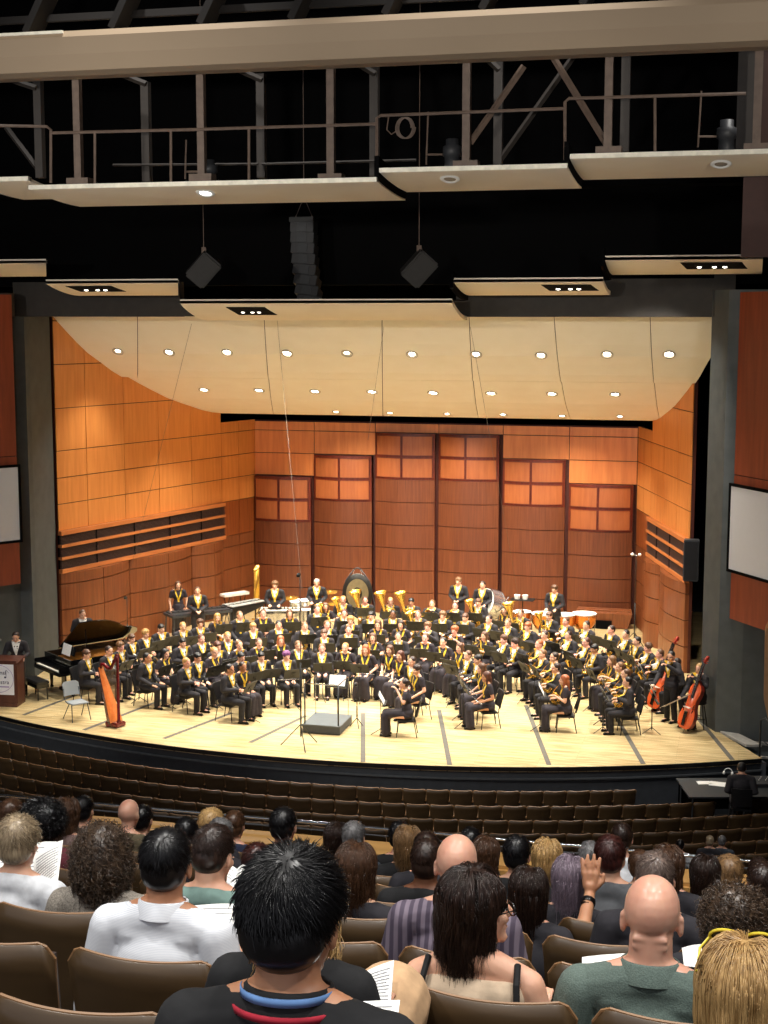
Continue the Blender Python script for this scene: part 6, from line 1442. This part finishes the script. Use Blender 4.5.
def viewer(px, py, dY, hair, style, top, label, skin='light', sc=1.0, arms='read', fem=False, head=(.15, 0, 0), nst=900, long=.30, L=.035, w=.0022, vox=.011, collar=None, short=False, P=None, part='right', top_mesh=None, turn=0.0, hsc=1.0, bare=False):
    """seated spectator: head centre at pixel (px, py), dY metres ahead of the camera"""
    global AUN; AUN += 1
    P = P or Pose(False, .08, head, arms, fem, .12, .44)
    Pt = V(at_y(px, py, CAM[1]+dY)); r = empty('person'); z0 = Pt.z-P.head.z*sc
    r.location = (Pt.x-P.head.x*sc, Pt.y-P.head.y*sc, z0); r.scale = (sc*1.0, sc, sc); r.rotation_euler = (0, 0, turn)
    far = dY > 6.8
    skm = SKIN[skin]
    if hair == 'bald': skm = mat('skin_bald_'+skin, (226, 176, 150), .32, var=.05, scale=9, col2=(206, 150, 128), bump=.08, sub=.12)
    pr = body_prims(P)
    if hair == 'bald' and not far:
        for k, zz in enumerate((-.030, -.052)): pr.append(('c', P.head+P.R @ V((-.040, -.074+.004*k, zz)), P.head+P.R @ V((.040, -.074+.004*k, zz)), .011, .011))
    link('body', blob('body', pr, vox if not far else .013, 3, [skm]), r)
    tj = jacket_prims(P, .016, short=short)
    pass
    if collar:
        mc = MB(); mc.lathe([(.092, -.012), (.083, .040), (.077, .045), (.074, .040), (.080, -.012)], 24, Matrix.Rotation(-.18, 3, 'X'), P.nek+V((0, -.004, .006))); mc.build('collar', top, r)
    if bare: tj = [p for p in jacket_prims(P, .012) if p[0] == 'e']+[('c', P.nek+V((-.10, -.030, -.085)), P.nek+V((.10, -.030, -.085)), .070, .070)]
    link('shirt' if not fem else 'blouse', blob('shirt', tj, vox*1.1 if not far else .016, 3, [top]), r)
    link('trousers', blob('trousers', trouser_prims(P), .02, 3, [M_TROU if AUN % 3 else mat('jeans', (44, 52, 72), .85)]), r)
    if hair != 'bald':
        h = link('hair', blob('hair', cap_prims(P, style, long), .010, 2, [strand_mat(hair, *SH[hair])]), r)
        link('hair_strands', make_hair(P, style if style != 'bob' else 'long', hair, nst, 100+AUN, L, w, part, long), h)
    mb = shoes_mb(P); mb.build('shoes', M_SHOE, r)
    mb = MB()
    for sx in (-1, 1): mb.ell(P.head+P.R @ V((sx*.031, .081, .008)), (.012, .008, .006), P.R, 8, 6)
    mb.build('eyes', M_EYE, r)
    tag(r, label, 'person'); return r, P
# cloths
C_ = lambda n, c, **k: mat('cloth_'+n, c, .9, scale=k.pop('scale', 25), bump=k.pop('bump', .15), **k)
M_WSH = striped('cloth_white_check', (236, 238, 242), (212, 216, 224), 70, 'z'); M_HEATH = C_('heather', (168, 160, 148), scale=160, col2=(110, 102, 92)); M_TEAL = C_('teal', (122, 150, 142)); M_GREEN = C_('green_knit', (100, 116, 108), scale=220, col2=(80, 94, 88), bump=.3)
M_PURP = striped('cloth_purple_stripe', (120, 108, 122), (74, 64, 80), 9, 'x'); M_BEIGE = C_('beige', (216, 192, 164)); M_BLKC = C_('black', (24, 24, 26)); M_GREYT = C_('grey_tee', (92, 94, 98)); M_TAN = C_('tan', (206, 168, 128)); M_WHT = C_('white', (232, 234, 238)); M_DK = C_('dark', (42, 40, 46)); M_MAR = C_('maroon', (96, 36, 46)); M_OLV = C_('olive', (98, 88, 66)); M_SLATE = C_('slate', (64, 72, 82)); M_BLUE = C_('navy', (34, 40, 66)); M_MAUVE = C_('mauve', (132, 108, 104))
# row by row, nearest first
r0, P0_ = viewer(295, 924, 2.4, 'black', 'spiky', M_BLKC, 'man with thick black hair in black jacket, closest to the viewer', 'tan', .99, 'read', head=(.18, -.12, 0), nst=13000, L=.036, w=.0013, vox=.007, collar=True)
nk = P0_.nek
def neckband(rad, z0, hgt, tilt, m, nm, a0=math.pi+.1, a1=2*math.pi-.1):
    mb = MB(); P = [[nk+V((rad*math.cos(a), -.008+rad*.98*math.sin(a), z0+h-tilt*math.sin(a))) for a in [a0+(a1-a0)*k/20 for k in range(21)]] for h in (0, hgt)]
    mb.smooth = True; mb.grid(P, (0, 0.006, 0)); mb.build(nm, m, r0)
neckband(.086, .034, .014, .012, C_('sky', (110, 150, 206)), 'blue_collar')
neckband(.102, .006, .012, .016, C_('red', (180, 36, 56)), 'red_lanyard', math.pi-.2, 2*math.pi+.2)
viewer(741, 1000, 3.05, 'blond', 'long', M_DK, 'woman with long blond hair and yellow sunglasses on top, bottom right', 'light', 1.0, 'read', fem=True, head=(.1, 0, 0), nst=9000, long=.52, w=.0010, vox=.009)
viewer(167, 867, 4.3, 'black', 'balding', M_WSH, 'man with thinning black hair in a white checked shirt', 'tan', 1.0, 'read', head=(.1, .1, 0), nst=5200, L=.032, w=.0012, vox=.008, collar=True)
rh, Ph = viewer(297, 905, 3.4, 'blond', 'wavy', M_BLKC, 'blonde in black jacket and tan trousers, hidden behind the black-haired man', 'light', .97, 'read', fem=True, nst=1600, long=.36, w=.0016, vox=.010)
rw, Pw = viewer(477, 911, 4.2, 'dark_brown', 'bob', M_BEIGE, 'woman with dark shoulder-length hair and glasses in a sleeveless beige top', 'light', 1.02, 'read', fem=True, head=(.0, -.95, 0), nst=6500, long=.245, w=.0013, vox=.008, bare=True)
for sx in (-1, 1): mb = MB(); mb.tube([Pw.nek+V((sx*.135, -.03, .02)), Pw.nek+V((sx*.14, -.085, -.02)), Pw.nek+V((sx*.145, -.108, -.09)), Pw.nek+V((sx*.14, -.118, -.20))], .010, 6); mb.build('black_strap', M_BLKC, rw)
mb = MB(); H, R = Pw.head, Pw.R
for sx in (-1, 1): mb.tube([H+R @ V((sx*.034+.027*math.cos(a), .098, .006+.020*math.sin(a))) for a in [k*math.pi/8 for k in range(16)]], .0022, 5, closed=True); mb.tube([H+R @ V((sx*.06, .096, .010)), H+R @ V((sx*.086, .0, .012))], .002, 4)
mb.build('glasses', M_EBON, rw)
rb, Pb = viewer(652, 921, 4.3, 'bald', '', M_GREEN, 'bald man with wrinkled nape in a dark green pullover', 'pink', 1.10, 'read', head=(.12, 0, 0), vox=.0065, collar=True)
viewer(106, 855, 5.1, 'curlbrown', 'curly', M_HEATH, 'woman with a big mass of dark curls in a heathered grey top', 'light', 1.0, 'read', fem=True, nst=3000, long=.24, w=.0017, vox=.010)
viewer(214, 857, 5.25, 'dark_brown', 'short', M_TEAL, 'man with short brown hair in a teal shirt reading a booklet', 'light', .98, 'read', head=(.3, -.2, 0), nst=3500, L=.028, w=.0014, vox=.009)
viewer(457, 868, 5.25, 'bald', '', M_PURP, 'bald man in a purple striped shirt behind the woman with glasses', 'pink', 1.02, 'read', head=(.1, .05, 0), vox=.0075, collar=True)
viewer(735, 920, 5.0, 'curlbrown', 'curly', M_DK, 'person with short dark curly hair behind the blonde with sunglasses', 'light', .95, 'read', nst=2200, long=.13, w=.0018)
viewer(20, 846, 5.7, 'sandy', 'spiky', M_WHT, 'person with short sandy grey hair in white holding a booklet, far left', 'light', .98, 'read', nst=3200, L=.045, w=.0015)
viewer(655, 882, 6.15, 'taupe', 'short', M_DK, 'person with smooth taupe hair just behind the bald man in green', 'light', 1.0, nst=2600, L=.035, w=.0016, hsc=1.2)
viewer(356, 872, 6.15, 'brown', 'bob', M_DK, 'woman with a smooth brown bob behind the black-haired man', 'light', 1.0, fem=True, nst=2600, long=.24, w=.0016)
viewer(427, 864, 7.05, 'dark_brown', 'short', M_BLKC, 'man with cropped dark hair and black collar left of the striped shirt', 'brown', 1.0, nst=1500, L=.02, w=.0020)
viewer(529, 894, 6.6, 'dark_brown', 'long', M_DK, 'woman with very long dark brown hair resting an arm on the next seat', 'light', .97, fem=True, nst=2200, long=.42, w=.0017)
viewer(570, 881, 7.2, 'lilac', 'bob', M_DK, 'woman with lilac-grey bobbed hair', 'light', .97, fem=True, nst=2200, long=.24, w=.0018)
viewer(258, 866, 7.05, 'auburn', 'short', M_DK, 'person with dark auburn hair left of the black-haired man', 'light', .95, nst=1500, L=.04, w=.0020)
viewer(46.5, 823, 6.9, 'black', 'curly', M_MAR, 'person with a round black curly hairdo in maroon, far left', 'brown', 1.0, nst=1700, long=.10, w=.0022)
viewer(610, 859, 7.7, 'auburn', 'short', M_GREYT, 'man with dark red-brown hair in a grey T-shirt patted on the back', 'light', 1.0, 'lap', short=True, nst=2000, L=.03, w=.0020)
SMALL = [(284, 828, 7.9, 'black', 'short', M_MAR, m_, 'dark-haired man with maroon collar near the rail, tallest head above it'), (427, 852, 8.2, 'dark_brown', 'short', M_DK, m_, 'brown-haired person directly behind the man with cropped dark hair'), (517, 857, 7.9, 'black', 'short', M_BLKC, m_, 'person with a full black head of hair above the long-haired woman'),
 (547, 860, 8.3, 'blond', 'long', M_OLV, f_, 'woman with long straight blond hair near the rail'), (762, 885, 7.8, 'dark_brown', 'short', M_DK, m_, 'dark-haired man at the right edge of the picture'), (705, 876, 8.6, 'dark_brown', 'long', M_BLKC, f_, 'woman with long dark hair left of the braided head'), (729, 876, 9.0, 'light_brown', 'spiky', M_DK, f_, 'person with tousled light brown hair near the right end of the rail'),
 (408, 845, 8.9, 'light_brown', 'bob', M_BLKC, f_, 'woman with a light brown bob in black, close to the rail'), (400, 838, 9.7, 'black', 'short', M_BLKC, m_, 'person in black beside the light brown bob at the rail'), (668, 868, 8.0, 'brown', 'bob', M_DK, f_, 'brown-haired woman just behind the taupe head'), (12, 816, 8.8, 'brown', 'short', M_DK, m_, 'brown-haired person in the far left corner of the audience'),
 (67, 816, 8.9, 'brown', 'long', M_MAUVE, f_, 'brown-haired woman right of the black curly head'), (84, 812, 9.7, 'black', 'short', M_DK, m_, 'black-haired man left of the distant bald head'), (129, 816, 9.4, 'bald', '', M_OLV, m_, 'distant bald man beyond the curly woman, left'), (143, 821, 9.9, 'black', 'short', M_DK, f_, 'small dark head beside the distant bald man'),
 (187, 836, 8.6, 'black', 'short', M_BLUE, m_, 'dark-haired person behind the man in the white checked shirt'), (212, 827, 9.2, 'blond', 'spiky', M_DK, f_, 'person with fair tousled hair above the teal shirt'), (221, 837, 8.4, 'grey', 'short', M_DK, m_, 'grey-haired man just behind the teal shirt'), (235, 827, 9.9, 'brown', 'short', M_BLUE, m_, 'short-haired person at the left start of the wooden ledge'),
 (337, 840, 9.5, 'dark_brown', 'pony', M_SLATE, f_, 'woman with dark hair left of the grey head at the rail'), (354, 839, 9.3, 'grey', 'short', M_SLATE, m_, 'grey-haired person near the rail above the brown bob'), (471, 845, 9.7, 'black', 'short', M_DK, f_, 'black-haired woman at the rail behind the bald man'), (486, 856, 9.0, 'brown', 'bob', M_DK, f_, 'brown-haired head between the bald man and the rail'),
 (590, 860, 9.3, 'grey', 'short', M_WHT, m_, 'grey-black haired person left of the grey T-shirt man'), (622, 840, 10.2, 'dark_brown', 'short', M_WHT, m_, 'dark-haired man in a pale shirt beyond the grey T-shirt man'), (640, 868, 9.7, 'brown', 'short', M_DK, m_, 'small brown head between the grey T-shirt man and the taupe head'), (759, 875, 10.2, 'dark_brown', 'short', M_DK, m_, 'small dark head at the rail near the right edge')]
for (x, y, d, hc, st, tp, fm, lab) in SMALL:
    viewer(x, y, d, hc, st if st != 'pony' else 'bob', tp, lab, 'light' if hc != 'bald' else 'pink', .95, 'lap', fem=fm, nst=900, long=.26, L=.03, w=.0028, vox=.013)
# the arm resting on the grey T-shirt, its watch
Wp = V(at_y(590, 893, CAM[1]+7.05)); Ep = V(at_y(580, 942, CAM[1]+6.75))
pr = [('c', Ep, Wp, .042, .028)]+hand_prims(Wp, (-.02, .15, 1), (-.0, -1, .1), 1.18, .18, 1, .25)
arm = link('forearm', blob('forearm', pr, .006, 2, [SKIN['tan']])); ar = [o for o in COL.objects if o.get('label', '').startswith('woman with very long dark brown')][0]
arm.parent = ar; arm.matrix_parent_inverse = Matrix.Translation(-V(ar.location)) if False else (Matrix.Translation(V(ar.location)) @ Matrix.Diagonal((ar.scale[0], ar.scale[1], ar.scale[2], 1))).inverted()
mb = MB(); c = Wp.lerp(Ep, .20); ax = (Wp-Ep).normalized(); q = V((0, 0, 1)).rotation_difference(ax).to_matrix(); mb.lathe([(.036, -.014), (.038, 0), (.036, .014)], 18, q, c); mb.box(c+V((-.01, -.036, 0)), (.036, .012, .036)); wt = mb.build('watch', M_EBON, arm)
# far spectators beyond the rail
for (x, y, hc, tp, lab) in ((680, 846, 'black', M_WHT, 'lone dark-haired spectator in white among the lower seats'), (710, 842, 'sandy', M_DK, 'fair-haired spectator in the lower seats'), (722, 842, 'grey', M_SLATE, 'spectator with a dark hat next to the fair-haired one, lower seats')):
    P = V(at_z(x, y, .10)); rr = math.hypot(P.x-AC[0], P.y-AC[1])
    o = viewer(x, y, P.y-CAM[1], hc, 'short', tp, lab, 'light', .95, 'lap', nst=200, L=.03, w=.005, vox=.02)
# her crossed leg in tan trousers
for c in list(rh.children):
    if c.name.startswith('trousers'): bpy.data.objects.remove(c)
def rel(p): return (V(p)-V(rh.location))/rh.scale[0]
hip = V((.05, 0, .52)); kn = rel(at_y(390, 1003, CAM[1]+3.85)); ft = rel(at_y(384, 1100, CAM[1]+3.95)); hl = V((-.09, 0, .50))
link('trousers', blob('trousers', [('c', hip, kn, .125, .125), ('c', kn, ft, .120, .075), ('c', hl, V((-.12, .44, .50)), .10, .07), ('c', V((-.12, .44, .50)), V((-.12, .42, .09)), .07, .055), ('e', V((0, -.02, .50)), (.18, .13, .12))], .010, 4, [M_TAN]), rh)
# ------------------------------------------------------------------ booklets
def booklet(corners, label, text_lines=8, bend=.02, gutter=True):
    """open booklet given by four world corners: tl, tr, br, bl"""
    tl, tr, br, bl = [V(c) for c in corners]; r = empty('programme_booklet', (tl+tr+br+bl)/4); o = V(r.location); n = (tr-tl).cross(bl-tl).normalized(); 
    if n.dot(V(CAM)-o) < 0: n = -n
    def pt(u, v, h=0): p = tl.lerp(tr, u).lerp(bl.lerp(br, u), v); return p-o+n*(h+(bend*(abs(math.sin(u*math.pi*2)) if gutter else math.sin(u*math.pi))))
    mb = MB(); mb.grid([[pt(k/12, j) for k in range(13)] for j in (0, 1)], -n*.003); mb.build('pages', M_PAPER, r)
    mb = MB(); 
    for k in range(text_lines):
        v = .14+.72*k/text_lines
        for (a, b) in (((.06, .44), (.56, .93)) if gutter else ((.10, .90),)):
            b2 = b-(.1 if k % 3 == 1 else 0); mb.grid([[pt(a+(b2-a)*j/4, vv, .0015) for j in range(5)] for vv in (v, v+.018)])
    mb.build('print', mat('ink_light', (150, 150, 156), .8), r); tag(r, label, 'booklet'); return r
def Y_(px, py, d): return at_y(px, py, CAM[1]+d)
booklet([Y_(-30, 858, 6.3), Y_(62, 842, 6.3), Y_(50, 890, 6.0), Y_(-40, 880, 6.0)], 'open white programme held up by the sandy-haired person at far left')
booklet([Y_(33, 855, 5.9), Y_(63, 840, 6.0), Y_(58, 880, 5.7), Y_(36, 905, 5.6)], 'right-hand upright pages of the programme held near the curly woman', 12, .01, False)
booklet([Y_(222, 870, 5.9), Y_(252, 868, 5.95), Y_(250, 905, 5.6), Y_(206, 893, 5.6)], 'open programme in front of the teal shirt')
booklet([Y_(190, 906, 5.0), Y_(246, 904, 5.0), Y_(243, 945, 4.6), Y_(180, 935, 4.6)], 'white programme sheet on the lap beside the white checked shirt', 5, .005, False)
booklet([Y_(330, 1005, 2.75), Y_(400, 1000, 2.8), Y_(394, 1050, 2.6), Y_(318, 1050, 2.6)], 'programme held by the black-haired man, printed title at its top', 2, .003, False)
booklet([Y_(364, 972, 3.72), Y_(394, 960, 3.75), Y_(390, 1010, 3.62), Y_(366, 1008, 3.62)], 'programme lying upright against the tan-trousered knee', 10, .003, False)
booklet([Y_(582, 957, 4.9), Y_(640, 953, 4.9), Y_(640, 982, 4.7), Y_(582, 978, 4.7)], 'white booklet at the left shoulder of the bald man in green', 0, .003, False)
booklet([Y_(682, 948, 4.9), Y_(702, 944, 4.9), Y_(700, 968, 4.7), Y_(684, 966, 4.7)], 'white booklet at the right shoulder of the bald man in green', 0, .003, False)
booklet([Y_(302, 846, 7.6), Y_(311, 843, 7.6), Y_(311, 852, 7.5), Y_(303, 852, 7.5)], 'small white leaflet beside the dark-haired man with maroon collar', 0, .003, False)
# yellow sunglasses
bl = [o for o in COL.objects if o.get('label', '').startswith('woman with long blond hair and yellow')][0]
r = empty('sunglasses', bl.location); PB_ = Pose(False, .08, (.1, 0, 0), 'read', True, .12, .44); H = PB_.head; R = PB_.R; mb = MB()
for sx in (-1, 1):
    mb.tube([H+R @ V((sx*.094, -.040, .066)), H+R @ V((sx*.090, .02, .098)), H+R @ V((sx*.070, .050, .116))], .0028, 6)
    mb.tube([H+R @ V((sx*.038+.033*math.cos(a), .048-.014*math.sin(a), .118+.020*math.sin(a))) for a in [k*math.pi/9 for k in range(18)]], .0034, 6, closed=True)
mb.tube([H+R @ V((-.012, .048, .122)), H+R @ V((.012, .048, .122))], .003, 6); mb.build('frame', mat('yellow_plastic', (236, 214, 60), .35), r)
mb = MB()
for sx in (-1, 1): mb.ell(H+R @ V((sx*.038, .048, .118)), (.030, .003, .019), R @ Matrix.Rotation(.4, 3, 'X'), 14, 6)
mb.build('lenses', mat('lens_dark', (60, 56, 40), .2), r); tag(r, 'yellow-framed sunglasses pushed up on the blond woman\'s hair', 'sunglasses')
# ------------------------------------------------------------------ seats of the upper rows
PIT = .545
REF = {0: 60, 1: 160, 2: 78, 3: 143, 4: 54, 5: 120, 6: 90, 7: 60, 8: 70, 9: 50}
ppl = [(o.location.x, o.location.y) for o in COL.objects if o.type == 'EMPTY' and o.name.startswith('person') and o.location.y < -26]
for i, dY in enumerate(ROWS):
    if i < 2: continue
    x0 = at_y(REF[i], 940, CAM[1]+dY-.34)[0]; row = []
    for k in range(-14, 20):
        X = x0+k*PIT; p = px_of((X, CAM[1]+dY, fz(dY)+.8))
        if -70 < p[0] < 830: row.append(X)
    for j, X in enumerate(row):
        s = seatN if not usedN else copy_tree(seatN); usedN = True; s.location = (X, CAM[1]+dY-.28, fz(dY)); 
        occ = any(abs(X-a) < .3 and abs(CAM[1]+dY-b) < .5 for a, b in ppl)
        tag(s, '%s wooden auditorium seat, %s from left in the %s row from the viewer' % ('occupied' if occ else 'empty', ordn(j+1), ordn(i-1)), 'seat', 'wooden seats of the upper rows')
bpy.data.scenes.remove(TS)
